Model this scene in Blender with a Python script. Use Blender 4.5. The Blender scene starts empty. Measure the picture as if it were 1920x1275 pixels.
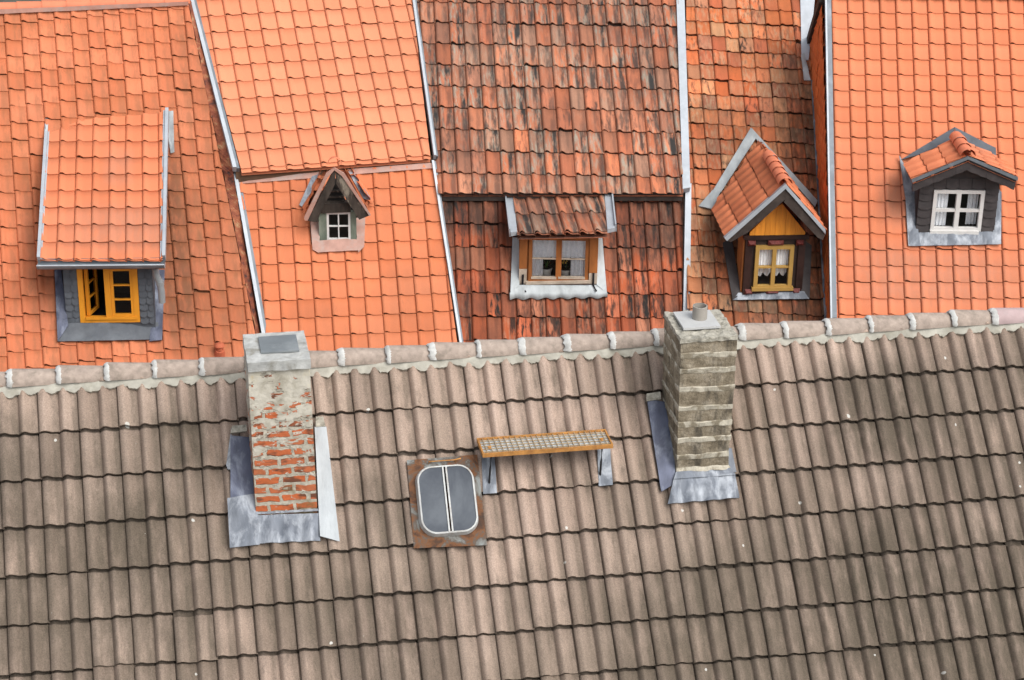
import bpy, bmesh, math, random
from mathutils import Vector as V, Matrix, noise as mn
R = math.radians
rng = random.Random(11)
sc = bpy.context.scene

# ------------------------------------------------------------------ camera
FPX, PITCH, ROLL, CAMH = 3853.0, R(24.19), R(1.017), 20.0
FW = V((0, math.cos(PITCH), -math.sin(PITCH)))
_U = V((0, math.sin(PITCH), math.cos(PITCH))); _X = V((1, 0, 0))
XR = math.cos(ROLL) * _X + math.sin(ROLL) * _U
UP = -math.sin(ROLL) * _X + math.cos(ROLL) * _U
CAM = V((0, 0, CAMH))
cd = bpy.data.cameras.new('camera'); cam = bpy.data.objects.new('camera', cd)
sc.collection.objects.link(cam); sc.camera = cam
cd.sensor_width = 36; cd.lens = 36 * FPX / 1920; cd.clip_end = 2000
mw = Matrix((XR, UP, -FW)).transposed().to_4x4(); mw.translation = CAM
cam.matrix_world = mw

# ------------------------------------------------------------------ light
SUN_EL, SUN_AZ = 50.0, 136.0           # azimuth from +Y, clockwise (from the right, a little behind the camera)
w = bpy.data.worlds.new('World'); sc.world = w; w.use_nodes = True
nt = w.node_tree; bg = nt.nodes['Background']
sky = nt.nodes.new('ShaderNodeTexSky'); sky.sky_type = 'NISHITA'; sky.sun_disc = False
sky.sun_elevation = R(SUN_EL); sky.sun_rotation = R(SUN_AZ)
sky.air_density = 1.0; sky.dust_density = 3.0
hs = nt.nodes.new('ShaderNodeHueSaturation'); hs.inputs['Saturation'].default_value = .30   # cloud cover
nt.links.new(sky.outputs[0], hs.inputs['Color']); nt.links.new(hs.outputs[0], bg.inputs[0])
bg.inputs[1].default_value = .15
sd = bpy.data.lights.new('sun', 'SUN'); sd.energy = 1.4; sd.angle = R(42); sd.color = (1, .96, .9)
so = bpy.data.objects.new('sun', sd); sc.collection.objects.link(so); so.location = (0, 0, 60)
ld = V((math.sin(R(SUN_AZ)) * math.cos(R(SUN_EL)), math.cos(R(SUN_AZ)) * math.cos(R(SUN_EL)), math.sin(R(SUN_EL))))
so.rotation_euler = ld.to_track_quat('Z', 'Y').to_euler()
vs = sc.view_settings
vs.view_transform = 'Standard'; vs.look = 'None'; vs.gamma = 1; vs.exposure = 0.56

# ------------------------------------------------------------------ geometry helpers
def ray(px, py): return FW + XR * ((px - 960) / FPX) - UP * ((py - 637.5) / FPX)
def dep(px, py, d): return CAM + ray(px, py) * d
def depth_of(p): return (p - CAM).dot(FW)

class Pl:                               # a plane with eave direction E, up-slope S, outward N
    def __init__(s, O, E, S):
        s.O = O; s.E = E.normalized(); s.S = (S - s.E * S.dot(s.E)).normalized(); s.N = s.E.cross(s.S)
    def at(s, u, v, w=0): return s.O + s.E * u + s.S * v + s.N * w
    def P(s, px, py, w=0):
        r = ray(px, py); k = (s.O + s.N * w - CAM).dot(s.N) / r.dot(s.N); return CAM + r * k
    def uv(s, px, py, w=0):
        d = s.P(px, py, w) - s.O; return (d.dot(s.E), d.dot(s.S))
    def hit(s, p, d): return p + d * ((s.O - p).dot(s.N) / d.dot(s.N))
def roofplane(px, py, d, psi, r):
    psi, r = R(psi), R(r)
    return Pl(dep(px, py, d), V((math.cos(psi), math.sin(psi), 0)),
              V((-math.sin(psi) * math.cos(r), math.cos(psi) * math.cos(r), math.sin(r))))
Z = V((0, 0, 1))
class Fr(Pl):                           # upright front: e to the right, z up, N towards the viewer
    def __init__(s, O, psi):
        e = V((math.cos(R(psi)), math.sin(R(psi)), 0)); Pl.__init__(s, O, e, Z)

BASE = {}
def link(o): sc.collection.objects.link(o)
def thing(name, loc, label, cat, group=None):
    o = bpy.data.objects.new(name, None); link(o); o.location = loc; o.empty_display_size = .3
    o['label'] = label; o['category'] = cat
    if group: o['group'] = group
    BASE[o] = V(loc); return o

class MB:
    def __init__(s): s.v = []; s.f = []; s.sm = []; s.mi = []
    def add(s, vs, fs, sm=False, mi=0):
        b = len(s.v); s.v += [V(p) for p in vs]
        for f in fs: s.f.append([b + i for i in f]); s.sm.append(sm); s.mi.append(mi)
        return s
    def prism(s, poly, vec, mi=0):
        n = len(poly); a = [V(p) for p in poly]; b = [p + vec for p in a]
        fs = [list(range(n)), list(range(2 * n - 1, n - 1, -1))]
        fs += [[i, i + n, (i + 1) % n + n, (i + 1) % n] for i in range(n)]
        return s.add(a + b, fs, False, mi)
    def box(s, O, a, b, c, mi=0): return s.prism([O, O + a, O + a + b, O + b], c, mi)
    def fbox(s, fr, a0, a1, h0, h1, k0, k1, mi=0):
        return s.prism([fr.at(a0, h0, k0), fr.at(a1, h0, k0), fr.at(a1, h1, k0), fr.at(a0, h1, k0)], fr.N * (k1 - k0), mi)
    def tube(s, pts, r, n=10, cap=True, a0=0, a1=2 * math.pi, mi=0, ref=None):
        pts = [V(p) for p in pts]; closed = abs(a1 - a0 - 2 * math.pi) < 1e-4
        vs = []; m = n if closed else n + 1
        rs = r if isinstance(r, (list, tuple)) else [r] * len(pts)
        for i, p in enumerate(pts):
            t = (pts[min(i + 1, len(pts) - 1)] - pts[max(i - 1, 0)]).normalized()
            x = (ref or (Z if abs(t.z) < .9 else V((0, 1, 0)))); x = (x - t * x.dot(t)).normalized(); y = t.cross(x)
            for k in range(m):
                an = a0 + (a1 - a0) * k / n
                vs.append(p + (x * math.cos(an) + y * math.sin(an)) * rs[i])
        fs = []
        for i in range(len(pts) - 1):
            for k in range(n):
                k2 = (k + 1) % m
                fs.append([i * m + k, i * m + k2, (i + 1) * m + k2, (i + 1) * m + k])
        s.add(vs, fs, True, mi)
        if cap and closed:
            s.add(vs[:m], [list(range(m - 1, -1, -1))], False, mi); s.add(vs[-m:], [list(range(m))], False, mi)
        return s
    def sheet(s, c4, nu, nv, amp=.004, freq=6, N=None, mi=0, thick=0.0, wave=None):   # c4: bl, br, tr, tl
        bl, br, tr, tl = [V(p) for p in c4]
        N = N or (br - bl).cross(tl - bl).normalized()
        vs = []; fs = []
        for j in range(nv + 1):
            for i in range(nu + 1):
                a, b = i / nu, j / nv
                p = (bl * (1 - a) + br * a) * (1 - b) + (tl * (1 - a) + tr * a) * b
                vs.append(p + N * (amp * (mn.noise(p * freq) + .5 * mn.noise(p * freq * 2.7)) + (wave(p, b) if wave else 0)))
        for j in range(nv):
            for i in range(nu):
                k = j * (nu + 1) + i; fs.append([k, k + 1, k + nu + 2, k + nu + 1])
        s.add(vs, fs, True, mi)
        if thick:
            w_ = nu + 1
            edge = list(range(w_)) + [j * w_ + nu for j in range(1, nv + 1)] + [nv * w_ + i for i in range(nu - 1, -1, -1)] + [j * w_ for j in range(nv - 1, 0, -1)]
            n = len(edge); ev = [vs[i] for i in edge]; dn = [p - N * thick for p in ev]
            s.add(ev + dn, [[i, i + n, (i + 1) % n + n, (i + 1) % n] for i in range(n)], False, mi)
        return s
    def build(s, name, mats, parent=None, label=None, kind=None):
        me = bpy.data.meshes.new(name); off = BASE.get(parent, V((0, 0, 0)))
        me.from_pydata([p - off for p in s.v], [], s.f)
        for m in (mats if isinstance(mats, (list, tuple)) else [mats]): me.materials.append(m)
        me.polygons.foreach_set('use_smooth', s.sm); me.polygons.foreach_set('material_index', s.mi)
        bm = bmesh.new(); bm.from_mesh(me)
        if not s.__dict__.get('open'): bmesh.ops.recalc_face_normals(bm, faces=bm.faces)
        bm.to_mesh(me); bm.free()
        o = bpy.data.objects.new(name, me); link(o)
        if parent: o.parent = parent; BASE[o] = off
        if label: o['label'] = label
        if kind: o['kind'] = kind
        return o

def inside(poly, p):
    c = False; n = len(poly)
    for i in range(n):
        (x1, y1), (x2, y2) = poly[i], poly[(i + 1) % n]
        if (y1 > p[1]) != (y2 > p[1]) and p[0] < (x2 - x1) * (p[1] - y1) / (y2 - y1) + x1: c = not c
    return c

def tiles(name, pl, a, b, n, c, m, prof, thk, clip, mats, parent, holes=(), jit=.002, rot=.004, up=1.14, seed=1, grid_uv=None, clip_uv=None, cut=None, label=None, saw=1.0, dip=.042, hang=.06):
    """Rows of overlapping roof tiles on a roof plane, every tile its own relief, joined as one covering."""
    rg = random.Random(seed)
    if grid_uv: A, eu, ev = [V(q) for q in grid_uv]
    else:
        A = V(pl.uv(*a)); eu = (V(pl.uv(*b)) - A) / n; ev = (V(pl.uv(*c)) - A) / m
    evn = ev.normalized(); es = eu - evn * (eu.dot(evn) * saw); hmax = max(z for _, z in prof) or 1
    cp = clip_uv or [pl.uv(*q) for q in clip]
    if sum(cp[i][0] * cp[(i + 1) % len(cp)][1] - cp[(i + 1) % len(cp)][0] * cp[i][1] for i in range(len(cp))) < 0: cp = cp[::-1]
    hp = [[pl.uv(*q) for q in h] for h in holes]
    M = Matrix(((eu.x, ev.x), (eu.y, ev.y))).inverted()
    ij = [M @ (V(q) - A) for q in cp]
    i0, i1 = math.floor(min(q.x for q in ij)) - 1, math.ceil(max(q.x for q in ij)) + 1
    j0, j1 = math.floor(min(q.y for q in ij)) - 2, math.ceil(max(q.y for q in ij)) + 1
    vs, fs, sm, tuv, tid, ruv = [], [], [], [], [], []
    K = len(prof); bev = .03
    for j in range(j0, j1):
        for i in range(i0, i1):
            cor = [A + eu * (i + p) + ev * (j + q) for p, q in ((-.1, 0), (1, 0), (1, 1.1), (-.1, 1.1), (.5, .5))]
            if not any(inside(cp, q) for q in cor):
                continue
            if any(inside(h, cor[4]) for h in hp): continue
            r = (rg.random(), rg.random(), rg.random())
            du, dv, dw, ro, tl = rg.gauss(0, jit), rg.gauss(0, jit * 1.3), rg.gauss(0, jit * .8), rg.gauss(0, rot), rg.gauss(0, jit)
            if rg.random() < .035: dv *= 4; dw += .004; ro *= 2.5
            base = len(vs)
            rows = [(0, -thk, 0), (0, -.003, 0), (0, -.003, 1), (bev, 0, 1), (.5, 0, 1), (.935, 0, 1), (.962, -dip * .8, 1), (1.0, -dip, 1), (up, -dip, 1)]
            for t, dz, _ in rows:
                for (s, z) in prof:
                    q = A + eu * i + es * s + ev * (j + t - (hang * (1 - max(0, z) / hmax) if t < .4 else 0) * (1 - t))
                    cx = s - .5
                    zz = z + dz + thk * (1 - t) + dw + tl * cx
                    q = q + V((du, dv)) + V((-ev.x, -ev.y)) * 0 + ev * (ro * cx / max(ev.length, .01) * eu.length)
                    vs.append(pl.at(q.x, q.y, zz)); ruv.append((q.x, q.y, 0)); tuv.append((s, t, r[0])); tid.append((r[1], r[2], (i * .37 + j * .73) % 1))
            for ra, rb, smo in ((0, 1, False), (2, 3, True), (3, 4, True), (4, 5, True), (5, 6, False), (6, 7, False), (7, 8, False)):
                for k in range(K - 1):
                    fs.append([base + ra * K + k, base + ra * K + k + 1, base + rb * K + k + 1, base + rb * K + k]); sm.append(smo)
            b2 = len(vs)
            for p, q_ in ((0, 0), (1, 0), (1, 1), (0, 1)):
                q = A + eu * (i + p) + ev * (j + q_); vs.append(pl.at(q.x, q.y, -.06)); ruv.append((q.x, q.y, 0)); tuv.append((p, q_, 0)); tid.append((0, 0, 0))
            fs.append([b2, b2 + 1, b2 + 2, b2 + 3]); sm.append(False)
    off = BASE.get(parent, V((0, 0, 0)))
    me = bpy.data.meshes.new(name); me.from_pydata([p - off for p in vs], [], fs)
    me.polygons.foreach_set('use_smooth', sm)
    for nm, dat in (('tuv', tuv), ('tid', tid), ('ruv', ruv)):
        at = me.attributes.new(nm, 'FLOAT_VECTOR', 'POINT'); at.data.foreach_set('vector', [x for t in dat for x in t])
    me.materials.append(mats)
    bm = bmesh.new(); bm.from_mesh(me)
    for k in range(len(cp)):
        p, q = V(cp[k]), V(cp[(k + 1) % len(cp)]); d = q - p
        if d.length < 1e-6: continue
        no = pl.E * d.y - pl.S * d.x
        bmesh.ops.bisect_plane(bm, geom=bm.verts[:] + bm.edges[:] + bm.faces[:], plane_co=pl.at(p.x, p.y) - off, plane_no=no.normalized(), clear_outer=True)
    for (co, no) in (cut or []):
        bmesh.ops.bisect_plane(bm, geom=bm.verts[:] + bm.edges[:] + bm.faces[:], plane_co=co - off, plane_no=no, clear_outer=True)
    bm.to_mesh(me); bm.free()
    o = bpy.data.objects.new(name, me); link(o); o.parent = parent; BASE[o] = off
    if label: o['label'] = label
    return o

# ------------------------------------------------------------------ roof planes, foreground then the back row
FP = roofplane(3, 904, 15.45, 11.08, 47.2)
H2 = roofplane(625, 312, 26.0, 13, 39)
H2L = roofplane(625, 322, depth_of(H2.P(625, 322)) + .16, 10, 50)
H1 = roofplane(400, 160, depth_of(H2.P(400, 160)) - .05, 15, 47)
H3 = roofplane(812, 300, depth_of(H2.P(812, 300)) + .10, 0, 41)
H3L = roofplane(1050, 374, depth_of(H3.P(1050, 374)) + .20, 1, 50)
H4 = roofplane(1290, 360, depth_of(H3.P(1290, 360)) + .25, 0, 43)
H5 = roofplane(1560, 590, depth_of(H4.P(1560, 590)) - .45, 1, 53)

def zone(pl, x0, x1, y0, y1, amt):     # stain and some painted shade on a roof, in metres along and up the slope
    q = [pl.uv(x, y) for x, y in ((x0, y0), (x1, y0), (x0, y1), (x1, y1))]
    return (min(p[0] for p in q[0::2]), max(p[0] for p in q[1::2]), min(p[1] for p in q), max(p[1] for p in q), amt)

# ------------------------------------------------------------------ materials
class G:
    def __init__(s, name, rough=.8, metal=0.0, spec=.3):
        s.m = bpy.data.materials.new(name); s.m.use_nodes = True; s.t = s.m.node_tree
        s.b = s.t.nodes['Principled BSDF']; s.b.inputs['Roughness'].default_value = rough
        s.b.inputs['Metallic'].default_value = metal; s.b.inputs['Specular IOR Level'].default_value = spec
    def n(s, t, **k):
        x = s.t.nodes.new('ShaderNode' + t)
        for a, v in k.items(): setattr(x, a, v)
        return x
    def set(s, sock, v):
        if hasattr(v, 'is_output'): s.t.links.new(v, sock)
        else: sock.default_value = v if not isinstance(v, (tuple, list)) or len(v) != 3 or sock.type == 'VECTOR' else (*v, 1)
    def obj(s): return s.n('TexCoord').outputs['Object']
    def attr(s, nm):
        a = s.n('Attribute', attribute_name=nm); return a.outputs['Vector']
    def xyz(s, v): x = s.n('SeparateXYZ'); s.set(x.inputs[0], v); return x.outputs
    def comb(s, x, y, z):
        c = s.n('CombineXYZ')
        for i, q in enumerate((x, y, z)): s.set(c.inputs[i], q)
        return c.outputs[0]
    def ma(s, op, a, b=0.0, clamp=False):
        x = s.n('Math', operation=op, use_clamp=clamp); s.set(x.inputs[0], a); s.set(x.inputs[1], b); return x.outputs[0]
    def vm(s, op, a, b):
        x = s.n('VectorMath', operation=op); s.set(x.inputs[0], a); s.set(x.inputs[1], b); return x.outputs[0]
    def noise(s, v, sc_, det=3, ro=.55, dist=0):
        x = s.n('TexNoise'); s.set(x.inputs['Vector'], v); x.inputs['Scale'].default_value = sc_
        x.inputs['Detail'].default_value = det; x.inputs['Roughness'].default_value = ro; x.inputs['Distortion'].default_value = dist
        return x.outputs['Fac']
    def ramp(s, f, st, mode='LINEAR'):
        x = s.n('ValToRGB'); s.set(x.inputs[0], f); e = x.color_ramp; e.interpolation = mode
        while len(e.elements) < len(st): e.elements.new(.5)
        for q, (p, c) in zip(e.elements, st):
            q.position = p; q.color = (*c, 1) if isinstance(c, (tuple, list)) else (c, c, c, 1)
        return x.outputs[0]
    def mix(s, f, a, b, blend='MIX'):
        x = s.n('Mix', data_type='RGBA', blend_type=blend); s.set(x.inputs[0], f); s.set(x.inputs[6], a); s.set(x.inputs[7], b); return x.outputs[2]
    def out(s, col, bump=None, strength=.3, dist=.01, rough=None):
        s.set(s.b.inputs['Base Color'], col)
        if rough is not None: s.set(s.b.inputs['Roughness'], rough)
        if bump is not None:
            b = s.n('Bump'); b.inputs['Strength'].default_value = strength; b.inputs['Distance'].default_value = dist
            s.set(b.inputs['Height'], bump); s.t.links.new(b.outputs[0], s.b.inputs['Normal'])
        return s.m

def tile_mat(name, pal, dirt=(.05, .045, .035), big=.3, stain=.3, streak=0.0, grain=.12, gscale=120, var=.1, spots=0.0, rough=.8, lich=None, lamt=0, algae=None, bigscale=.8, spec=.25, stain_th=(.52, .72), edge=.25, pan2=False, zones=(), zcol=None):
    g = G(name, rough, spec=spec); tuv = g.attr('tuv'); tid = g.attr('tid'); o = g.obj()
    s, t, r0 = g.xyz(tuv)[0:3]; r1, r2, r3 = g.xyz(tid)[0:3]
    c = g.ramp(r0, [(i / max(1, len(pal) - 1), p) for i, p in enumerate(pal)])
    c = g.mix(1.0, c, g.ramp(r1, [(0, 1 - var), (1, 1 + var)]), 'MULTIPLY')
    loc = g.vm('ADD', g.vm('MULTIPLY', tuv, (3.0, 1.1, 0)), g.vm('MULTIPLY', tid, (37.0, 53.0, 19.0)))
    if lich:
        f = g.ma('MULTIPLY', g.ramp(g.noise(loc, 1.7, 4, .65), [(.45, 0), (.62, 1)]), g.ramp(r2, [(.2, 0), (.9, lamt)]))
        c = g.mix(f, c, lich)
    n1 = g.ramp(g.noise(o, bigscale, 4, .6), [(.42, 0), (.68, 1)])
    c = g.mix(g.ma('MULTIPLY', n1, big), c, algae or dirt)
    for (u0, u1, v0, v1, amt) in zones:
        ru = g.attr('ruv'); x, y, _ = g.xyz(ru)[0:3]
        nn = g.ma('MULTIPLY', g.ma('SUBTRACT', g.noise(ru, 1.6, 4, .6), .5), .9)
        def edge_(val, lo, w_):
            mr = g.n('MapRange', interpolation_type='SMOOTHSTEP'); g.set(mr.inputs[0], val); mr.inputs[1].default_value = lo - w_; mr.inputs[2].default_value = lo + w_; return mr.outputs[0]
        wx, wy = max(.05, (u1 - u0) * .3), max(.08, (v1 - v0) * .25)
        xx = g.ma('ADD', x, g.ma('MULTIPLY', nn, wx * 1.5)); yy = g.ma('ADD', y, g.ma('MULTIPLY', nn, wy * 1.5))
        f = g.ma('MULTIPLY', g.ma('MULTIPLY', edge_(xx, u0, wx), g.ma('SUBTRACT', 1.0, edge_(xx, u1, wx))), g.ma('MULTIPLY', edge_(yy, v0, wy), g.ma('SUBTRACT', 1.0, edge_(yy, v1, wy))))
        f = g.ma('MULTIPLY', f, g.ramp(g.noise(loc, 1.1, 4, .65), [(.32, amt * .35), (.55, min(1, amt * .78))]))
        c = g.mix(f, c, zcol or dirt)  # stain and some painted shade share this colour
    if stain:
        n2 = g.ramp(g.noise(loc, 1.3, 5, .65, .3), [(stain_th[0], 0), (stain_th[1], 1)])
        f = g.ma('MULTIPLY', n2, g.ramp(r1, [(.25, 0), (1, stain)])); c = g.mix(f, c, dirt)
    if streak:                          # soot down the trough; with pan2, grime plus shade painted into the pans
        sx = g.ma('FRACT', g.ma('MULTIPLY', s, 2.0)) if pan2 else s
        band = g.ramp(sx, [(.40, 0), (.52, 1), (.80, 1), (.93, 0)]) if not pan2 else g.ramp(sx, [(.50, .0), (.66, 1), (.95, 1), (1, .6)])
        n3 = g.ramp(g.noise(g.vm('ADD', g.vm('MULTIPLY', tuv, (2.2, .8, 0)), g.vm('MULTIPLY', tid, (11.0, 29.0, 43.0))), 1.3, 5, .7), [(.40, 0), (.56, 1)])
        if pan2: n3 = g.ma('ADD', g.ma('MULTIPLY', n3, .65), .35)
        f = g.ma('MULTIPLY', g.ma('MULTIPLY', band, n3), g.ramp(r2, [(.1, .40 if pan2 else .3), (.9, streak)])); c = g.mix(f, c, zcol if pan2 else dirt)
    if edge:                            # moss and grit along the lap, mixed with its painted shadow line
        e1 = g.ma('SUBTRACT', t, g.ma('MULTIPLY', g.noise(g.vm('ADD', g.vm('MULTIPLY', tuv, (6.0, 0, 0)), g.vm('MULTIPLY', tid, (5.0, 9.0, 3.0))), 2.0, 4, .7), .10))
        c = g.mix(g.ma('MULTIPLY', g.ramp(e1, [(.87, 0), (.91, 1)]), edge), c, dirt)  # dirt colour also paints the lap's shadow line
    fine = g.noise(o, gscale, 3, .7)
    c = g.mix(1.0, c, g.ramp(fine, [(.3, 1 - grain), (.7, 1 + grain * .7)]), 'MULTIPLY')
    if spots:
        ru = g.attr('ruv'); v = g.n('TexVoronoi', voronoi_dimensions='2D'); g.set(v.inputs['Vector'], ru); v.inputs['Scale'].default_value = 2.1
        rr = g.xyz(v.outputs['Color'])[0]
        lim = g.ramp(rr, [(.72, 0), (.80, .018), (.95, .026), (1, .036)])
        c = g.mix(g.ma('MULTIPLY', g.ma('LESS_THAN', g.ma('ADD', v.outputs['Distance'], g.ma('MULTIPLY', g.ma('SUBTRACT', g.noise(ru, 40, 2), .5), .045)), lim), spots), c, (.56, .56, .52))
    return g.out(c, g.ma('ADD', g.ma('MULTIPLY', fine, .4), g.noise(o, 35, 3)), .35, .004)

def plain(name, col, rough=.8, metal=0, var=.15, sc_=8, bump=.2, grain=(1, 1, 1), dirt=None, damt=.4, spec=.3, dth=(.5, .7)):
    g = G(name, rough, metal, spec); o = g.vm('MULTIPLY', g.obj(), grain)
    n = g.noise(o, sc_, 5, .6); f = g.noise(o, sc_ * 6, 3, .6)
    c = g.mix(1.0, col, g.ramp(n, [(.3, 1 - var), (.7, 1 + var)]), 'MULTIPLY')
    if dirt: c = g.mix(g.ma('MULTIPLY', g.ramp(g.noise(o, sc_ * .6, 5, .65, .4), [(dth[0], 0), (dth[1], 1)]), damt), c, dirt)
    return g.out(c, g.ma('ADD', n, g.ma('MULTIPLY', f, .5)), bump, .006)

def cl(*h): return tuple(((x / 255 + .055) / 1.055) ** 2.4 if x / 255 > .04045 else x / 255 / 12.92 for x in h)

M = {}
M['concrete_tile'] = tile_mat('concrete roof tile', [(.335, .25, .20), (.385, .29, .235), (.42, .32, .26), (.365, .275, .22), (.30, .225, .18)], dirt=(.085, .07, .055), big=.6, stain=.6, streak=.62, grain=.30, gscale=95, var=.18, spots=.8, algae=(.175, .14, .105), bigscale=.6, rough=.9, spec=.15, edge=.65, pan2=True, zcol=(.078, .065, .047), zones=[zone(FP, 1440, 2300, 930, 1500, 1.0), zone(FP, -300, 430, 880, 1500, .8), zone(FP, 1540, 1740, 690, 860, 1.0), zone(FP, 300, 385, 790, 880, .95), zone(FP, 1700, 2100, 640, 900, .7), zone(FP, 560, 860, 1090, 1400, .8), zone(FP, 1130, 1440, 1080, 1400, .75), zone(FP, 660, 770, 880, 1030, .75), zone(FP, 1160, 1260, 640, 760, .6), zone(FP, -200, 60, 790, 1000, .7), zone(FP, 200, 300, 900, 1100, .6), zone(FP, 950, 1010, 1080, 1300, .5), zone(FP, 1600, 1660, 1000, 1275, .7)])  # lower-corner zones mix algae with vignette darkening painted into the colour
M['clay_ochre'] = tile_mat('red clay tile', [(.53, .155, .068), (.58, .18, .082), (.63, .21, .10), (.56, .165, .072), (.60, .20, .10), (.54, .16, .07)], dirt=(.20, .095, .045), big=.65, stain=.65, grain=.08, var=.07, algae=(.38, .115, .045), bigscale=.9, rough=.7, edge=.5, streak=.35, zcol=(.10, .045, .022), zones=[zone(H1, 306, 334, 270, 640, .85), zone(H1, 330, 480, 300, 640, .45), zone(H1, 60, 100, 330, 640, .4), zone(H1, 340, 420, 20, 300, .4)])
M['clay_dormer'] = tile_mat('streaked clay tile', [(.50, .145, .065), (.55, .17, .075), (.58, .185, .085)], dirt=(.20, .09, .05), big=.3, stain=.5, streak=.4, grain=.08, var=.08)
M['clay_light'] = tile_mat('light clay tile', [(.63, .215, .108), (.66, .235, .12), (.69, .255, .135), (.65, .225, .112)], dirt=(.36, .16, .085), big=.25, stain=.18, grain=.07, var=.05, bigscale=.7, rough=.7, edge=.4)
M['clay_orange'] = tile_mat('orange clay tile', [(.56, .165, .068), (.61, .19, .082), (.64, .21, .098), (.58, .175, .072)], dirt=(.28, .12, .065), big=.35, stain=.45, grain=.08, var=.07, rough=.7, stain_th=(.56, .72), edge=.45)
M['clay_bright'] = tile_mat('bright clay tile', [(.60, .18, .08), (.63, .195, .09), (.66, .21, .10), (.61, .18, .078)], dirt=(.34, .16, .09), big=.22, stain=.3, grain=.07, var=.05, rough=.7, edge=.4, zcol=(.36, .19, .13), zones=[zone(H5, 1600, 1900, 470, 570, .6), zone(H5, 1655, 1700, 330, 420, .5)])
M['clay_old'] = tile_mat('weathered clay tile', [(.43, .145, .075), (.53, .17, .08), (.35, .19, .125), (.57, .19, .09), (.38, .165, .10), (.47, .145, .07)], dirt=(.035, .032, .03), big=.25, stain=.8, stain_th=(.50, .64), streak=1.0, grain=.16, var=.2, lich=(.35, .30, .235), lamt=.95, bigscale=1.6, edge=.75, zones=[zone(H3, 770, 1270, -120, 90, .28), zone(H3, 800, 900, 215, 310, .4), zone(H3, 1160, 1270, 90, 200, .3), zone(H3, 780, 830, 40, 300, .4), zone(H3, 1000, 1080, 190, 280, .3)])
M['clay_dark'] = tile_mat('sooty clay tile', [(.40, .09, .035), (.50, .12, .045), (.30, .09, .045), (.46, .18, .10), (.44, .10, .04)], dirt=(.02, .018, .016), big=.45, stain=1.0, streak=1.0, grain=.14, var=.28, lich=(.40, .26, .18), lamt=.5, stain_th=(.48, .60), bigscale=1.8, edge=.75, zones=[zone(H3L, 815, 965, 365, 440, .95), zone(H3L, 1140, 1285, 365, 470, .75), zone(H3L, 815, 880, 430, 640, .5)])
M['clay_mixed'] = tile_mat('mixed clay tile', [(.54, .135, .045), (.62, .165, .055), (.48, .125, .06), (.64, .21, .085), (.36, .13, .075), (.60, .29, .145), (.56, .14, .048)], dirt=(.022, .02, .017), big=.35, stain=1.0, grain=.14, var=.24, lich=(.48, .35, .22), lamt=.6, edge=.8, algae=(.10, .08, .035), bigscale=1.1, stain_th=(.50, .66), zcol=(.035, .03, .02), zones=[zone(H4, 1470, 1570, 100, 620, .95), zone(H4, 1320, 1400, 380, 560, .85), zone(H4, 1350, 1560, 550, 640, .85), zone(H4, 1290, 1420, 190, 330, .6)])  # zone right of the dormer paints in shade from the neighbouring gable
M['clay_hung'] = tile_mat('hung clay tile', [(.56, .135, .035), (.62, .15, .04)], dirt=(.15, .06, .03), big=.2, stain=.2, grain=.08, var=.12)
M['zinc'] = plain('zinc sheet', (.42, .455, .49), .5, .25, .08, 5, .08, dirt=(.30, .33, .36), damt=.5)
M['zinc_bright'] = plain('bright new zinc', (.34, .365, .38), .5, .2, .12, 6, .5, (1.6, 1, .45), dirt=(.26, .28, .30), damt=.7)
M['zinc_dark'] = plain('dark zinc sheet', (.16, .18, .20), .5, .3, .15, 6, .1, dirt=(.3, .33, .36), damt=.5)
M['lead'] = plain('lead sheet', (.12, .135, .16), .5, .25, .25, 7, .5, (1.6, 1, .45), dirt=(.44, .47, .51), damt=.6, dth=(.47, .64))
M['lead_blue'] = plain('blue grey lead sheet', (.075, .085, .125), .5, .2, .3, 7, .5, (1.6, 1, .45), dirt=(.30, .335, .40), damt=.6, dth=(.52, .72))
M['lead_pale'] = plain('pale lead sheet', (.40, .43, .44), .5, .2, .15, 6, .35, (1.6, 1, .45), dirt=(.24, .26, .265), damt=.65)
M['lead_mid'] = plain('dull grey lead sheet', (.25, .27, .28), .5, .2, .18, 6, .4, (1.6, 1, .45), dirt=(.37, .40, .41), damt=.5)
M['slate_grey'] = plain('grey slate', (.085, .095, .11), .6, 0, .2, 6, .3, dirt=(.17, .19, .21), damt=.5)
M['slate'] = plain('dark slate', (.045, .038, .038), .6, 0, .22, 7, .3, dirt=(.10, .085, .085), damt=.4)
M['pink_lead'] = plain('red oxide flashing', (.42, .24, .19), .6, 0, .15, 9, .3, dirt=(.36, .31, .28), damt=.85)
M['mortar'] = plain('grey mortar', (.40, .385, .33), .95, 0, .18, 11, .7, dirt=(.22, .205, .16), damt=.6)
M['white_mortar'] = plain('white mortar', (.50, .50, .48), .95, 0, .18, 20, .8, dirt=(.28, .275, .25), damt=.6)
M['ridge_clay'] = plain('clay ridge tile', (.64, .20, .105), .7, 0, .10, 7, .15, dirt=(.45, .15, .08), damt=.3)
M['wood_old'] = plain('weathered timber', (.045, .035, .028), .85, 0, .45, 9, .9, (1, 1, .35), dirt=(.30, .26, .20), damt=.75, dth=(.56, .64))
M['wood_eave'] = plain('eave timber', (.11, .062, .036), .85, 0, .4, 8, .5, (.3, 1, 1), dirt=(.09, .06, .045), damt=.5)
M['wood_black'] = plain('black stained timber', (.035, .022, .018), .6, 0, .3, 9, .4, dirt=(.10, .06, .045), damt=.4)
M['wood_red'] = plain('dark red timber', (.14, .03, .025), .5, 0, .3, 12, .3)
M['wood_grey'] = plain('grey brown timber', (.045, .034, .029), .8, 0, .35, 9, .5, dirt=(.12, .095, .08), damt=.35)
M['wood_amber'] = plain('amber varnished timber', (.70, .285, .022), .45, 0, .12, 6, .15, (1, 1, .3), spec=.4)
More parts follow.
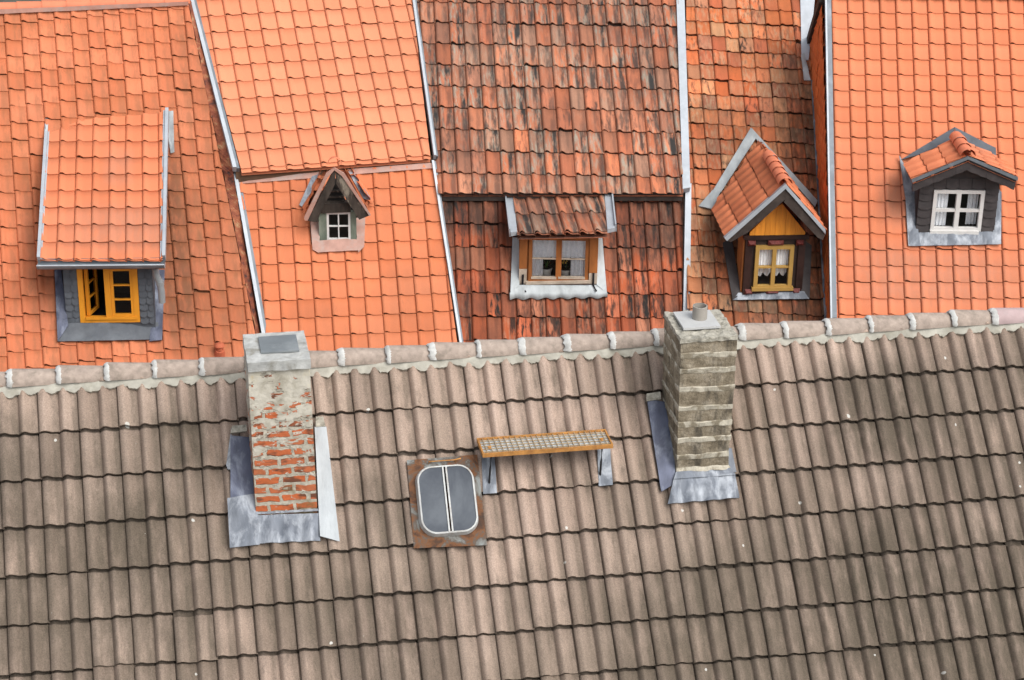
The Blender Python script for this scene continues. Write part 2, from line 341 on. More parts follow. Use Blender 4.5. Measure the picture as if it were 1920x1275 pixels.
M['wood_orange'] = plain('orange varnished boards', (.72, .265, .03), .45, 0, .25, 5, .15, (3, 3, .25), spec=.4)
M['wood_brown'] = plain('brown varnished timber', (.36, .125, .033), .5, 0, .35, 6, .2, (1, 1, .3), dirt=(.10, .04, .018), damt=.5, spec=.4)
M['wood_ochre'] = plain('ochre painted timber', (.40, .24, .065), .5, 0, .10, 7, .1)
M['wood_bleached'] = plain('bleached timber', (.46, .38, .30), .8, 0, .25, 9, .4, dirt=(.2, .14, .1), damt=.5)
M['wood_green'] = plain('green painted timber', (.15, .18, .14), .85, 0, .3, 10, .6, (1, 1, .4), dirt=(.30, .30, .26), damt=.6)
M['white_paint'] = plain('white paint', (.62, .61, .59), .5, 0, .06, 8, .1, dirt=(.48, .45, .43), damt=.4)
M['render_wall'] = plain('pale rendered wall', (.55, .50, .42), .9, 0, .1, 3, .3, dirt=(.4, .36, .3), damt=.4)
M['grey_wall'] = plain('grey green wall', (.42, .43, .38), .9, 0, .08, 3, .2)
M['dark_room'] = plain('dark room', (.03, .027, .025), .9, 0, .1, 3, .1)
M['iron'] = plain('black iron', (.03, .03, .033), .6, .4, .2, 20, .2)
M['rust_rail'] = plain('rusty yellow steel', (.44, .21, .06), .7, .1, .3, 14, .4, dirt=(.22, .085, .03), damt=.6)
M['galv'] = plain('galvanised steel', (.36, .39, .40), .5, .3, .15, 12, .2, dirt=(.24, .17, .10), damt=.5)
M['tread'] = plain('worn galvanised plate', (.50, .535, .55), .55, .1, .2, 16, .3, dirt=(.20, .17, .12), damt=.45)
M['fibre_cement'] = plain('light cement board', (.44, .445, .44), .8, 0, .08, 6, .15, dirt=(.33, .33, .31), damt=.4)
M['pipe'] = plain('grey flue pipe', (.31, .285, .25), .6, 0, .10, 6, .05, dirt=(.2, .18, .15), damt=.4)
M['cap_glass'] = plain('grey cover plate', (.17, .19, .20), .4, .2, .12, 5, .05, dirt=(.36, .38, .38), damt=.4)
M['hatch_pane'] = plain('frosted grey pane', (.066, .075, .09), .6, 0, .05, 3, .02, dirt=(.20, .22, .24), damt=.35, spec=.12)
M['concrete_cap'] = plain('weathered concrete', (.36, .34, .285), .95, 0, .4, 26, 1.2, dirt=(.13, .12, .09), damt=.75)
M['pale_cap'] = plain('pale mortar cap', (.40, .405, .39), .9, 0, .25, 12, .9, dirt=(.20, .185, .145), damt=.8)
M['ridge_concrete'] = plain('concrete ridge tile', (.345, .28, .235), .9, 0, .2, 18, .7, dirt=(.17, .145, .115), damt=.65)
M['ridge_pink'] = plain('pinkish ridge tile', (.40, .30, .295), .9, 0, .12, 10, .3, dirt=(.45, .40, .39), damt=.4)
M['leaf'] = plain('green leaf', (.05, .13, .03), .5, 0, .2, 12, .1)
M['petal'] = plain('yellow petal', (.65, .42, .06), .6, 0, .1, 12, .1)
M['pot'] = plain('white pot', (.62, .61, .57), .5, 0, .06, 10, .05)
M['soil'] = plain('ground soil', (.10, .09, .075), .95, 0, .3, 1.5, .6, dirt=(.06, .07, .035), damt=.6)
M['terracotta'] = plain('terracotta', (.45, .12, .06), .8, 0, .1, 12, .2)

def rust_sheet():
    g = G('rusty steel sheet', .8, .1); o = g.obj(); n = g.noise(o, 5, 5, .65, .6)
    c = g.ramp(n, [(.30, (.035, .028, .024)), (.40, (.085, .042, .024)), (.48, (.16, .07, .03)), (.54, (.10, .08, .065)), (.62, (.20, .21, .20)), (.75, (.30, .33, .35))])
    return g.out(c, n, .4, .004)
M['rust_sheet'] = rust_sheet()

def glass():
    m = bpy.data.materials.new('window glass'); m.use_nodes = True; t = m.node_tree; t.nodes.clear()
    o = t.nodes.new('ShaderNodeOutputMaterial'); x = t.nodes.new('ShaderNodeMixShader'); a = t.nodes.new('ShaderNodeBsdfTransparent')
    b = t.nodes.new('ShaderNodeBsdfGlossy'); b.inputs['Roughness'].default_value = .03; fr = t.nodes.new('ShaderNodeFresnel'); fr.inputs[0].default_value = 1.45
    a.inputs[0].default_value = (.98, .99, .99, 1)
    t.links.new(fr.outputs[0], x.inputs[0]); t.links.new(a.outputs[0], x.inputs[1]); t.links.new(b.outputs[0], x.inputs[2]); t.links.new(x.outputs[0], o.inputs[0])
    return m
M['glass'] = glass()

def lace():
    g = G('white lace', .9); o = g.obj()
    c = g.mix(g.ramp(g.noise(o, 40, 4, .7), [(.42, 0), (.6, 1)]), (.92, .93, .95), (.80, .82, .86))
    g.out(c, g.noise(o, 60), .2, .003)
    return g.m
M['lace'] = lace()

def brick_mat():
    g = G('mortar smeared brick', .9); uv = g.attr('tuv'); tid = g.attr('tid')
    x, y, _ = g.xyz(uv)[0:3]
    wob = g.n('TexNoise'); g.set(wob.inputs['Vector'], uv); wob.inputs['Scale'].default_value = 11; wob.inputs['Detail'].default_value = 5
    co = g.vm('ADD', uv, g.vm('MULTIPLY', g.vm('SUBTRACT', wob.outputs['Color'], (.5, .5, .5)), (.06, .045, 0)))
    b = g.n('TexBrick'); g.set(b.inputs['Vector'], co)
    b.inputs['Scale'].default_value = 1; b.inputs['Brick Width'].default_value = .20; b.inputs['Row Height'].default_value = .078
    b.inputs['Mortar Size'].default_value = .015; b.inputs['Mortar Smooth'].default_value = .15; b.inputs['Bias'].default_value = -.1
    b.inputs['Color1'].default_value = (.46, .115, .04, 1); b.inputs['Color2'].default_value = (.40, .13, .06, 1); b.inputs['Mortar'].default_value = (.36, .33, .27, 1)
    soot = g.ramp(g.noise(g.vm('MULTIPLY', uv, (1.0, 2.4, 1)), 5.0, 3, .6), [(.50, 0), (.60, 1)])
    bc = g.mix(g.ma('MULTIPLY', soot, .85), b.outputs['Color'], (.085, .045, .03))
    bc = g.mix(b.outputs['Fac'], bc, g.ramp(g.noise(uv, 30, 4), [(.3, (.30, .27, .21)), (.7, (.50, .46, .38))]))
    # mortar smeared over the faces, heavier towards the top of the stack
    sm = g.noise(g.vm('MULTIPLY', uv, (1, 2.0, 1)), 7.5, 5, .66, .6)
    h = g.ramp(y, [(.0, .37), (.40, .41), (.64, .465), (.85, .52), (1.0, .59)])
    cov = g.ramp(g.ma('SUBTRACT', g.ma('ADD', sm, h), .5), [(.47, 0), (.50, 1)])
    mc = g.ramp(g.noise(uv, 7, 6, .65, .5), [(.3, (.30, .275, .22)), (.45, (.43, .40, .33)), (.56, (.52, .49, .42)), (.64, (.54, .50, .40)), (.74, (.55, .44, .25))])
    c = g.mix(cov, bc, mc)
    moss = g.ma('MULTIPLY', g.ramp(g.noise(uv, 4, 4, .6), [(.52, 0), (.64, 1)]), g.ramp(y, [(.1, .85), (.4, 0)]))
    c = g.mix(moss, c, (.15, .11, .045))
    hgt = g.ma('ADD', g.ma('MULTIPLY', g.ma('MULTIPLY', g.ma('SUBTRACT', 1.0, b.outputs['Fac']), g.ma('SUBTRACT', 1.0, cov)), .5), g.ma('ADD', g.ma('MULTIPLY', cov, .6), g.ma('MULTIPLY', g.noise(uv, 12, 5, .6), 1.0)))
    return g.out(c, hgt, .9, .014)
M['brick'] = brick_mat()

def block_mat():
    g = G('weathered concrete block', .95); o = g.obj()
    n = g.noise(g.vm('MULTIPLY', o, (1, 1, 1.6)), 5, 5, .65); f = g.noise(o, 45, 4, .7)
    c = g.ramp(n, [(.34, (.125, .10, .068)), (.5, (.225, .187, .132)), (.66, (.34, .295, .225))])
    c = g.mix(g.ma('MULTIPLY', g.ramp(g.noise(g.vm('MULTIPLY', o, (3, 3, .8)), 3.5, 4, .6), [(.52, 0), (.66, 1)]), .75), c, (.055, .048, .038))
    c = g.mix(1.0, c, g.ramp(f, [(.3, .75), (.7, 1.2)]), 'MULTIPLY')
    return g.out(c, g.ma('ADD', n, f), .8, .012)
M['block'] = block_mat()

# ------------------------------------------------------------------ tile sections
def sec_s(h, roll=.40, left=-.05, edge=.52):
    """pan tile: a blunt lapping edge on the left, a roll that dies into the pan, a groove before the next tile"""
    p = [(left, -.016), (left, h * edge)]
    for k in range(1, 9):
        x = k / 8; pk = .28
        z = edge + (1 - edge) * math.sin(math.pi / 2 * x / pk) if x < pk else .5 + .5 * math.cos(math.pi * (x - pk) / (1 - pk))
        p.append((left + x * (roll - left), h * z))
    return p + [(.6, -.001), (.86, 0), (.89, -.001), (.91, -.009), (1.0, -.011)]
SEC_S = sec_s(.024)
SEC_OLD = sec_s(.036, .46, -.05, .42)
SEC_MIX = sec_s(.022, .40)
def sec_double(h):
    """two broad rolls per tile, each falling softly into a narrow pan; a lapping edge on the left"""
    p = [(-.015, -.022)]
    for k in range(2):
        o = k * .5
        for q in range(0, 10):
            x = q / 9; e = .5 if k == 0 else 0.0; pk = .36
            z = e + (1 - e) * math.sin(math.pi / 2 * x / pk) if x < pk else .5 + .5 * math.cos(math.pi * (x - pk) / (1 - pk))
            p.append((o - (.015 if k == 0 and q == 0 else 0) + x * .32, h * z))
        p += [(o + .38, -.002), (o + .43, -.003), (o + (.472 if k == 0 else .45), -.014 if k == 0 else 0)] + ([(.492, -.014)] if k == 0 else [])
    return p + [(.968, -.018), (1.0, -.020)]
SEC_CON = sec_double(.040)

# ------------------------------------------------------------------ houses
def house(name, pl, label, group='houses with red tiled roofs behind the grey roof'):
    b = pl; return thing(name, V((b.x, b.y, 0)), label, 'house', group)
def body(parent, L, Rr, mat):
    """walls under the roof; L and Rr run front eave ... ridge ... rear eave at the left and right gable"""
    m = MB(); dn = V((0, 0, -.14))
    L = [p + dn for p in L]; Rr = [p + dn for p in Rr]; g = lambda p: V((p.x, p.y, 0))
    m.add(L + [g(L[-1]), g(L[0])], [list(range(len(L) + 2))]); m.add(Rr + [g(Rr[-1]), g(Rr[0])], [list(range(len(Rr) + 2))])
    for i in (0, -1): m.add([L[i], Rr[i], g(Rr[i]), g(L[i])], [[0, 1, 2, 3]])
    return m.build('wall', mat, parent)
def rear(parent, a, b, c, d, mat):
    return MB().prism([a, b, c, d], V((0, 0, -.1))).build('rear_roof', mat, parent)
def drop(p, E, run, pitch):             # from a ridge point down the rear slope
    back = V((-E.y, E.x, 0)).normalized(); return p + back * run + V((0, 0, -run * math.tan(R(pitch))))

def strip(m, pl, q, w0, w1, mi=0):      # raised strip over a roof: pixel quad on the plane, from height w0 to w1
    return m.prism([pl.P(x, y, w0) for x, y in q], pl.N * (w1 - w0), mi)
def patch(pl, q, w, nu=8, nv=8, amp=.006, freq=7, thick=.012):
    return MB().sheet([pl.P(x, y, w) for x, y in q], nu, nv, amp, freq, pl.N, 0, thick)
def flat(pl, poly, w, t=.006): return MB().prism([pl.P(x, y, w) for x, y in poly], pl.N * t)

# ---- front house
front = thing('grey_roofed_house', V((0, FP.P(960, 640).y + 1, 0)), 'house in the foreground under a brownish grey concrete tiled roof with two chimneys', 'house')
uA, _ = FP.uv(-480, 800); uB, _ = FP.uv(2450, 800)
r0, r1 = FP.uv(0, 717), FP.uv(1920, 595)
def vridge(u): return r0[1] + (u - r0[0]) * (r1[1] - r0[1]) / (r1[0] - r0[0])
vE = FP.uv(960, 1275)[1] - 1.3
clipF = [(uA, vE), (uB, vE), (uB, vridge(uB)), (uA, vridge(uA))]
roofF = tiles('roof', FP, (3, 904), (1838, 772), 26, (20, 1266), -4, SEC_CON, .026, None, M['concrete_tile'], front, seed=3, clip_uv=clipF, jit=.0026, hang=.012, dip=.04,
              label='brownish grey concrete tiled roof with dark algae stains and lower corners painted darker like a vignette')
# bedding mortar under the ridge
m = MB(); m.open = True; nS = 900; eu_w = (FP.uv(1838, 772)[0] - FP.uv(3, 904)[0]) / 26; A0 = FP.uv(3, 904)[0]
top, mid, bot, bot2 = [], [], [], []
for i in range(nS + 1):
    u = uA + (uB - uA) * i / nS; v = vridge(u)
    sfr = ((u - A0) / eu_w * 2) % 1
    wav = (.012 + .014 * mn.noise(V((u * 2.3, 1, 1)))) * math.cos(2 * math.pi * (sfr - .72)); rag = .036 * mn.noise(V((u * 5, 0, 3))) + .022 * abs(mn.noise(V((u * 34, 4, 1)))) + .022 * mn.noise(V((u * 19, 2, 0)))
    vb = v - .112 - wav * .8 - rag * .9; zt = .030 + .008 * mn.noise(V((u * 9, 5, 0)))
    top.append(FP.at(u, v - .045, .052)); mid.append(FP.at(u, (v - .05 + vb) / 2, .046 + .008 * mn.noise(V((u * 13, 8, 1))))); bot.append(FP.at(u, vb, zt)); bot2.append(FP.at(u, vb, -.01))
n1 = nS + 1
m.add(top + mid + bot, [[k * n1 + i, k * n1 + i + 1, (k + 1) * n1 + i + 1, (k + 1) * n1 + i] for k in range(2) for i in range(nS)], True)
m.add(bot + bot2, [[i, i + 1, n1 + i + 1, n1 + i] for i in range(nS)], False)
m.build('mortar_bed', M['mortar'], roofF)
# ridge tiles, each lapping over its neighbour, with a white mortar joint
PITCHR = .362; k0 = int((uA - FP.uv(21, 713)[0]) / PITCHR) - 1; ur0 = FP.uv(21, 713)[0]
k = k0
while ur0 + (k + 1) * PITCHR < uB:
    ua = ur0 + k * PITCHR; ub = ua + PITCHR + .02; k += 1
    if ua < uA: continue
    rg = random.Random(k * 7)
    pa = FP.at(ua, vridge(ua) + rg.gauss(0, .003), rg.gauss(.012, .003)); pb = FP.at(ub, vridge(ub), rg.gauss(-.016, .003))
    t = (pb - pa).normalized()
    m = MB(); N_ = 14
    pts = [pa, pa + t * .012, pa + (pb - pa) * .5, pb]
    m.tube(pts, [.094, .096, .089, .081], N_, False, -R(94), R(94), ref=Z)
    m.tube([pa, pa + t * .001], [.091, .072], N_, False, -R(94), R(94), ref=Z)
    m.open = True
    pink = FP.uv(1868, 600)[0] < ua + .05
    rt = m.build('ridge_tile', M['ridge_pink'] if pink else M['ridge_concrete'], roofF)
    m = MB(); m.open = True; rr = []
    cw = .022 + rg.random() * .026
    vs_, fs_ = [], []
    for i, (du, r_) in enumerate([(-cw, .074), (-cw * .85, .085), (-.004, .096), (.004 + rg.random() * .010, .0955), (.012, .086)]):
        for q in range(17):
            an = -R(96) + R(192) * q / 16
            jj = .02 * mn.noise(V((k * 3.1, q * .6, i))) if i in (0, 3) else 0
            x = (Z - t * Z.dot(t)).normalized(); y = t.cross(x)
            vs_.append(pa + t * (du + jj) + (x * math.cos(an) + y * math.sin(an)) * (r_ + .004 * mn.noise(V((k, q, i * 3.)))))
    for i in range(4):
        for q in range(16): fs_.append([i * 17 + q, i * 17 + q + 1, (i + 1) * 17 + q + 1, (i + 1) * 17 + q])
    m.add(vs_, fs_, True); m.build('mortar_joint', M['white_mortar'], roofF)
rl, rr_ = FP.at(uA, vridge(uA)), FP.at(uB, vridge(uB)); el, er = FP.at(uA, vE), FP.at(uB, vE)
dl, dr = drop(rl, FP.E, 5.2, 47), drop(rr_, FP.E, 5.2, 47)
body(front, [el, rl, dl], [er, rr_, dr], M['render_wall'])
rear(front, rl, rr_, dr, dl, M['ridge_concrete'])

# ---- chimneys
def boxgrid(quad_b, quad_t, levels, amp, seed, faces=(0, 1, 2, 3), sub=6):
    pass
def chimney_frame(base_px, psi=11.08): return Fr(FP.P(*base_px, .065), psi)

def tile_wave(p, b):                    # sheet metal dressed down over the rolls of the tiles
    d = p - FP.O; fr_ = ((d.dot(FP.E) - A0 + d.dot(FP.S) * 0) / eu_w * 2) % 1
    return .013 * math.cos(2 * math.pi * (fr_ - .12)) * (1 - b) ** .7 - .010 * (1 - b)
# brick chimney
cf = chimney_frame((537, 961))
def col(fr, pxs): return [fr.uv(*q) for q in pxs]
BL, BR, TR, TL = col(cf, [(481, 963), (596, 955), (581, 690), (465, 697)])
D = -.46
def quadbody(fr, BL, BR, TR, TL, dp, down=1.2):
    f = [fr.at(*BL), fr.at(*BR), fr.at(*TR), fr.at(*TL)]; b = [p + fr.N * dp for p in f]
    return f, b
f4, b4 = quadbody(cf, BL, BR, TR, TL, D)
def wallgrid(m, tuv, bl, br, tr, tl, nu, nv, W, Hh, u_off, amp=.004, N=None):
    vs_ = []; fs_ = []
    for j in range(nv + 1):
        for i in range(nu + 1):
            a, b = i / nu, j / nv
            p = (bl * (1 - a) + br * a) * (1 - b) + (tl * (1 - a) + tr * a) * b
            q = p + (N or V((0, 0, 0))) * (amp * mn.noise(p * 22) + amp * mn.noise(p * 8) if 0 < i < nu else 0)
            vs_.append(q); tuv.append((u_off + a * W, b * Hh, 0))
    for j in range(nv):
        for i in range(nu):
            k_ = j * (nu + 1) + i; fs_.append([k_, k_ + 1, k_ + nu + 2, k_ + nu + 1])
    m.add(vs_, fs_, True)
m = MB(); tu = []
Wf = (f4[1] - f4[0]).length; Hf = (f4[3] - f4[0]).length
ext = V((0, 0, -.25)); ed = .25
fb = [f4[0] + ext, f4[1] + ext, b4[1] + ext, b4[0] + ext]; ft = [f4[3], f4[2], b4[2], b4[3]]; ft = [ft[0], ft[1], b4[2], b4[3]]
for k_ in range(4):
    a_, b_ = k_, (k_ + 1) % 4
    nn = (fb[b_] - fb[a_]).cross(Z).normalized()
    wallgrid(m, tu, fb[a_], fb[b_], ft[b_], ft[a_], 18, 44, Wf, Hf + ed, k_ * 1.37, .005, nn)
for i in range(len(tu)): tu[i] = (tu[i][0], tu[i][1] - ed, 0)
chL = m.build('chimney', M['brick'], front, label='brick chimney patched with grey mortar, orange bricks showing in its lower half')
at = chL.data.attributes.new('tuv', 'FLOAT_VECTOR', 'POINT'); at.data.foreach_set('vector', [x for t in tu for x in t])
# cap slab, with cover plate
ctop = cf.uv(463, 681, .03); ctr = cf.uv(581, 672, .03); cbl = cf.uv(465, 699, .03); cbr = cf.uv(584, 690, .03)
m = MB(); hh0 = (cbl[1] + cbr[1]) / 2; hh1 = (ctop[1] + ctr[1]) / 2; a0, a1 = (ctop[0] + cbl[0]) / 2, (ctr[0] + cbr[0]) / 2
def slab(fr, a0, a1, h0, h1, k0, k1, n=10, amp=.006, f=12, rise=0.0):
    m = MB(); c = [(a0, k0), (a1, k0), (a1, k1), (a0, k1)]
    P = lambda a, h, k: fr.at(a, h, k) + V((mn.noise(V((a, h, k)) * f), mn.noise(V((h, k, a)) * f), mn.noise(V((k, a, h)) * f))) * amp
    for q in range(4):
        (xa, ka), (xb, kb) = c[q], c[(q + 1) % 4]; vs_ = []
        for j in range(4):
            for i in range(n + 1):
                t_ = i / n; vs_.append(P(xa + (xb - xa) * t_, h0 + (h1 - h0) * j / 3, ka + (kb - ka) * t_))
        m.add(vs_, [[j * (n + 1) + i, j * (n + 1) + i + 1, (j + 1) * (n + 1) + i + 1, (j + 1) * (n + 1) + i] for j in range(3) for i in range(n)])
    for hh in (h0, h1):
        vs_ = [P(a0 + (a1 - a0) * i / n, hh + (rise * (1 - max(abs(2 * i / n - 1), abs(2 * j / n - 1))) if hh == h1 else 0), k0 + (k1 - k0) * j / n) for j in range(n + 1) for i in range(n + 1)]
        m.add(vs_, [[j * (n + 1) + i, j * (n + 1) + i + 1, (j + 1) * (n + 1) + i + 1, (j + 1) * (n + 1) + i] for j in range(n) for i in range(n)])
    return m
slab(cf, a0, a1, hh0, hh1, .03, D - .03).build('chimney_cap', M['pale_cap'], chL)
wc = a1 - a0
m = MB(); m.fbox(cf, a0 + .24 * wc, a1 - .15 * wc, hh1 + .004, hh1 + .016, -.10, D + .07)
m.build('cover_plate', M['cap_glass'], chL)
# lead round the brick chimney
LW = .066
patch(FP, [(432, 1025), (486, 1019), (474, 820), (432, 816)], LW + .008, 8, 16, .010).build('lead_flashing', M['lead_blue'], chL, label='blue grey lead strip beside the brick chimney')
patch(FP, [(431, 1027), (487, 1021), (481, 925), (426, 934)], LW + .016, 8, 10, .010).build('lead_flashing', M['lead'], chL, label='paler lower lap of the lead strip beside the brick chimney')
patch(FP, [(427, 880), (436, 880), (434, 800), (424, 872)], LW + .004, 4, 6, .004).build('lead_flashing', M['lead'], chL)
m = MB(); m.sheet([FP.P(*q, LW + .014) for q in [(484, 1018), (601, 1013), (598, 962), (480, 966)]], 28, 8, .009, 8, FP.N, 0, .015, tile_wave)
m.sheet([FP.P(482, 964, LW + .02), FP.P(597, 958, LW + .02), cf.at(*cf.uv(596, 953)) + cf.N * .006, cf.at(*cf.uv(480, 960)) + cf.N * .006], 8, 4, .003, 9)
m.build('lead_flashing', M['lead'], chL, label='lead apron at the foot of the brick chimney')
patch(FP, [(600, 1005), (637, 1015), (612, 800), (590, 800)], LW + .02, 6, 16, .006).build('lead_flashing', M['zinc_bright'], chL, label='bright pale metal strip beside the brick chimney')
for q in ([(432, 812), (463, 808), (462, 796), (436, 798)], [(592, 800), (610, 799), (606, 781), (592, 781)]):
    patch(FP, q, LW + .03, 4, 3, .006, 20, .03).build('mortar_fillet', M['concrete_cap'], chL)

# concrete block chimney
cg = chimney_frame((1317, 884))
BL, BR, TR, TL = col(cg, [(1268, 887), (1365, 880), (1382, 638), (1277, 642)])
D2 = -.50
f4, b4 = quadbody(cg, BL, BR, TR, TL, D2)
lev = [cg.uv(1270, y)[1] for y in (884, 858, 826, 797, 767, 732, 697, 668, 642)]
sec = []
h0_, h1_ = BL[1], TL[1]
def ring(h, infl=0.0):
    t_ = (h - h0_) / (h1_ - h0_); c_ = []
    for (pb, pt) in ((f4[0], f4[3]), (f4[1], f4[2]), (b4[1], b4[2]), (b4[0], b4[3])):
        c_.append(pb + (pt - pb) * t_)
    ctr_ = sum(c_, V((0, 0, 0))) / 4
    return [ctr_ + (p - ctr_) * (1 + infl) for p in c_]
hs_ = []
N8 = 24
m = MB(); allh = [h0_ - .25]
for i in range(8):
    ha, hb = lev[i], lev[i + 1]
    allh += [(ha + .03, 0), (hb - .024, 0), (hb - .018, .007), (hb + .016, .012), (hb + .023, 0)] if i < 7 else [(ha + .03, 0), (hb, 0)]
allh = [(h0_ - .25, .0), (lev[0] - .01, 0), (lev[0], .03)] + allh[1:]
vs_, fs_, mi_ = [], [], []
for h, inf in allh:
    c_ = ring(h, 0)
    for q in range(4):
        p, p2 = c_[q], c_[(q + 1) % 4]; nn = (p2 - p).cross(Z).normalized()
        for i in range(N8):
            pp = p + (p2 - p) * (i / N8)
            o_ = inf * .5 * (1.0 + 1.6 * mn.noise(pp * 15)) + .007 * mn.noise(pp * 9) + .003 * mn.noise(pp * 31)
            pp = pp + nn * o_ + Z * ((.013 * mn.noise(V((pp.x * 11, pp.y * 11, h * 9)))) if inf or (h > h0_ and h < h1_) else 0)
            vs_.append(pp)
nr = 4 * N8
m = MB()
for k_ in range(len(allh) - 1):
    joint = allh[k_][1] > 0 or allh[k_ + 1][1] > 0
    m2 = [[k_ * nr + i, k_ * nr + (i + 1) % nr, (k_ + 1) * nr + (i + 1) % nr, (k_ + 1) * nr + i] for i in range(nr)]
    fs_ += m2; mi_ += [1 if joint else 0] * nr
m.v = vs_; m.f = fs_; m.mi = mi_; m.sm = [False] * len(fs_)
chR = m.build('chimney', [M['block'], plain('pale block mortar', (.43, .395, .32), .95, 0, .25, 14, 1, dirt=(.20, .17, .12), damt=.95, dth=(.47, .58))], front,
              label='stained grey concrete block chimney with pale joints and a short flue pipe')
tt = [ring(TL[1] + .0)[k_] for k_ in range(4)]
aL = cg.uv(1277, 640)[0]; aR = cg.uv(1382, 636)[0]
slab(cg, aL - .005, aR + .005, TL[1] - .005, TL[1] + .03, .01, D2 - .01, 14, .012, 22).build('chimney_cap', M['concrete_cap'], chR)
hT = TL[1] + .045
m = MB(); m.fbox(cg, aL + .05, aR - .10, hT, hT + .018, -.12, D2 + .06); m.build('cover_board', M['fibre_cement'], chR)
pc = cg.at((aL + aR) / 2 + .0, hT + .018, -.29)
m = MB(); m.open = True
m.tube([pc, pc + Z * .105], [.058, .058], 28, False); m.tube([pc + Z * .105, pc + Z * .106], [.058, .050], 28, False); m.tube([pc + Z * .105, pc + Z * .01], [.050, .050], 28, False)
m.build('flue_pipe', M['pipe'], chR)
patch(FP, [(1240, 922), (1268, 905), (1256, 755), (1213, 748)], LW + .004, 8, 16, .012, 8).build('lead_flashing', M['lead_blue'], chR, label='blue grey lead strip beside the block chimney')
m = MB(); m.sheet([FP.P(*q, LW + .02) for q in [(1253, 944), (1388, 932), (1378, 886), (1264, 892)]], 30, 8, .012, 11, FP.N, 0, .015, tile_wave)
m.sheet([FP.P(1263, 898, LW + .03), FP.P(1380, 890, LW + .03), cg.at(*cg.uv(1366, 876)) + cg.N * .012, cg.at(*cg.uv(1267, 883)) + cg.N * .012], 8, 4, .003, 9)
m.build('lead_flashing', M['lead'], chR, label='bright lead apron at the foot of the block chimney')
patch(FP, [(1366, 885), (1381, 885), (1372, 840), (1364, 840)], LW + .01, 4, 6, .006).build('lead_flashing', M['lead'], chR)
patch(FP, [(1212, 752), (1240, 748), (1238, 734), (1213, 738)], LW + .02, 4, 3, .006, 20, .03).build('mortar_fillet', M['concrete_cap'], chR)

# ---- roof hatch
hq = [(776, 1028), (913, 1022), (895, 852), (763, 863)]
hatch = patch(FP, hq, .072, 14, 14, .005, 9).build('roof_hatch', M['rust_sheet'], front, label='rounded two pane roof hatch set in a rusty steel sheet')
c4 = [FP.uv(786 + 2, 1001, .1), FP.uv(893, 996, .1), FP.uv(889, 873, .1), FP.uv(784, 879, .1)]
cu = sum(q[0] for q in c4) / 4; cv = sum(q[1] for q in c4) / 4
hw = (FP.uv(893, 937, .1)[0] - FP.uv(787, 941, .1)[0]) / 2; hv = (FP.uv(839, 873, .1)[1] - FP.uv(842, 1000, .1)[1]) / 2
def rrect(hw, hv, r, n=8):
    o_ = []
    for cx, cy, s0 in ((hw - r, -hv + r, -90), (hw - r, hv - r, 0), (-hw + r, hv - r, 90), (-hw + r, -hv + r, 180)):
        for k_ in range(n + 1):
            an = R(s0 + 90 * k_ / n); o_.append((cx + r * math.cos(an), cy + r * math.sin(an)))
    return o_
rO, rI = rrect(hw, hv, .12), rrect(hw - .012, hv - .012, .108); base_ = rrect(hw + .012, hv + .012, .13)
n_ = len(rO); m = MB()
A_ = [FP.at(cu + x, cv + y, 0.070) for x, y in base_]; B_ = [FP.at(cu + x, cv + y, 0.125) for x, y in rO]; C_ = [FP.at(cu + x, cv + y, 0.129) for x, y in rI]; D_ = [FP.at(cu + x, cv + y, 0.119) for x, y in rI]
for p_, q_ in ((A_, B_), (B_, C_), (C_, D_)): m.add(p_ + q_, [[i, (i + 1) % n_, (i + 1) % n_ + n_, i + n_] for i in range(n_)])
for x in (-.013, .013): m.box(FP.at(cu + x - .006, cv - hv + .006, .115), FP.E * .012, FP.S * (2 * hv - .012), FP.N * .016)
m.build('hatch_frame', plain('chipped white rim', (.48, .49, .48), .6, 0, .15, 16, .3, dirt=(.22, .17, .13), damt=.6), hatch)
for sg in (-1, 1):
    pp = [(x, y) for x, y in rI if x * sg > 0]
    pp = [(x, y) for x, y in pp]; edge = .018 * sg
    ys = [y for x, y in pp]; poly = pp + []
    if sg > 0: poly = pp + [(edge, hv - .016), (edge, -hv + .016)]
    else: poly = pp + [(edge, -hv + .016), (edge, hv - .016)]
    m = MB(); m.add([FP.at(cu + x, cv + y, .122) for x, y in poly], [list(range(len(poly)))]); m.build('pane', M['hatch_pane'], hatch)
m = MB(); m.tube([FP.at(cu - .11, cv + hv + .03, .06), FP.at(cu - .11, cv + hv + .045, .10), FP.at(cu + .10, cv + hv + .045, .10), FP.at(cu + .10, cv + hv + .03, .06)], .005, 6)
m.tube([FP.at(cu + .09, cv + hv + .045, .10), FP.at(cu + .14, cv + hv + .05, .11)], .006, 6); m.build('hatch_handle', M['rust_rail'], hatch)

# ---- chimney sweep's step: grating on two brackets
sf = Fr(FP.P(1027, 872) + V((0, 0, .0)), 11.08)
kF = .20
aL_, hL_ = sf.uv(905, 852, kF); aR_, hR_ = sf.uv(1150, 832, kF); hS = (hL_ + hR_) / 2
depS = .27
step = MB()
th = .03
step.fbox(sf, aL_, aR_, hS - .034, hS, kF - .012, kF); step.fbox(sf, aL_, aR_, hS - .034, hS, kF - depS, kF - depS + .012)
step.fbox(sf, aL_, aL_ + .012, hS - .034, hS, kF - depS + .012, kF - .012); step.fbox(sf, aR_ - .012, aR_, hS - .034, hS, kF - depS + .012, kF - .012)
stepo = step.build('roof_step', M['rust_rail'], front, label='rusty yellow metal grating step on two brackets above the roof tiles')
m = MB(); nx = 24
for i in range(1, nx): m.fbox(sf, aL_ + (aR_ - aL_) * i / nx - .0022, aL_ + (aR_ - aL_) * i / nx + .0022, hS - .012, hS - .003, kF - depS + .012, kF - .012)
for i in range(1, 6): m.fbox(sf, aL_ + .012, aR_ - .012, hS - .013, hS - .005, kF - depS * i / 6 - .002, kF - depS * i / 6 + .002)
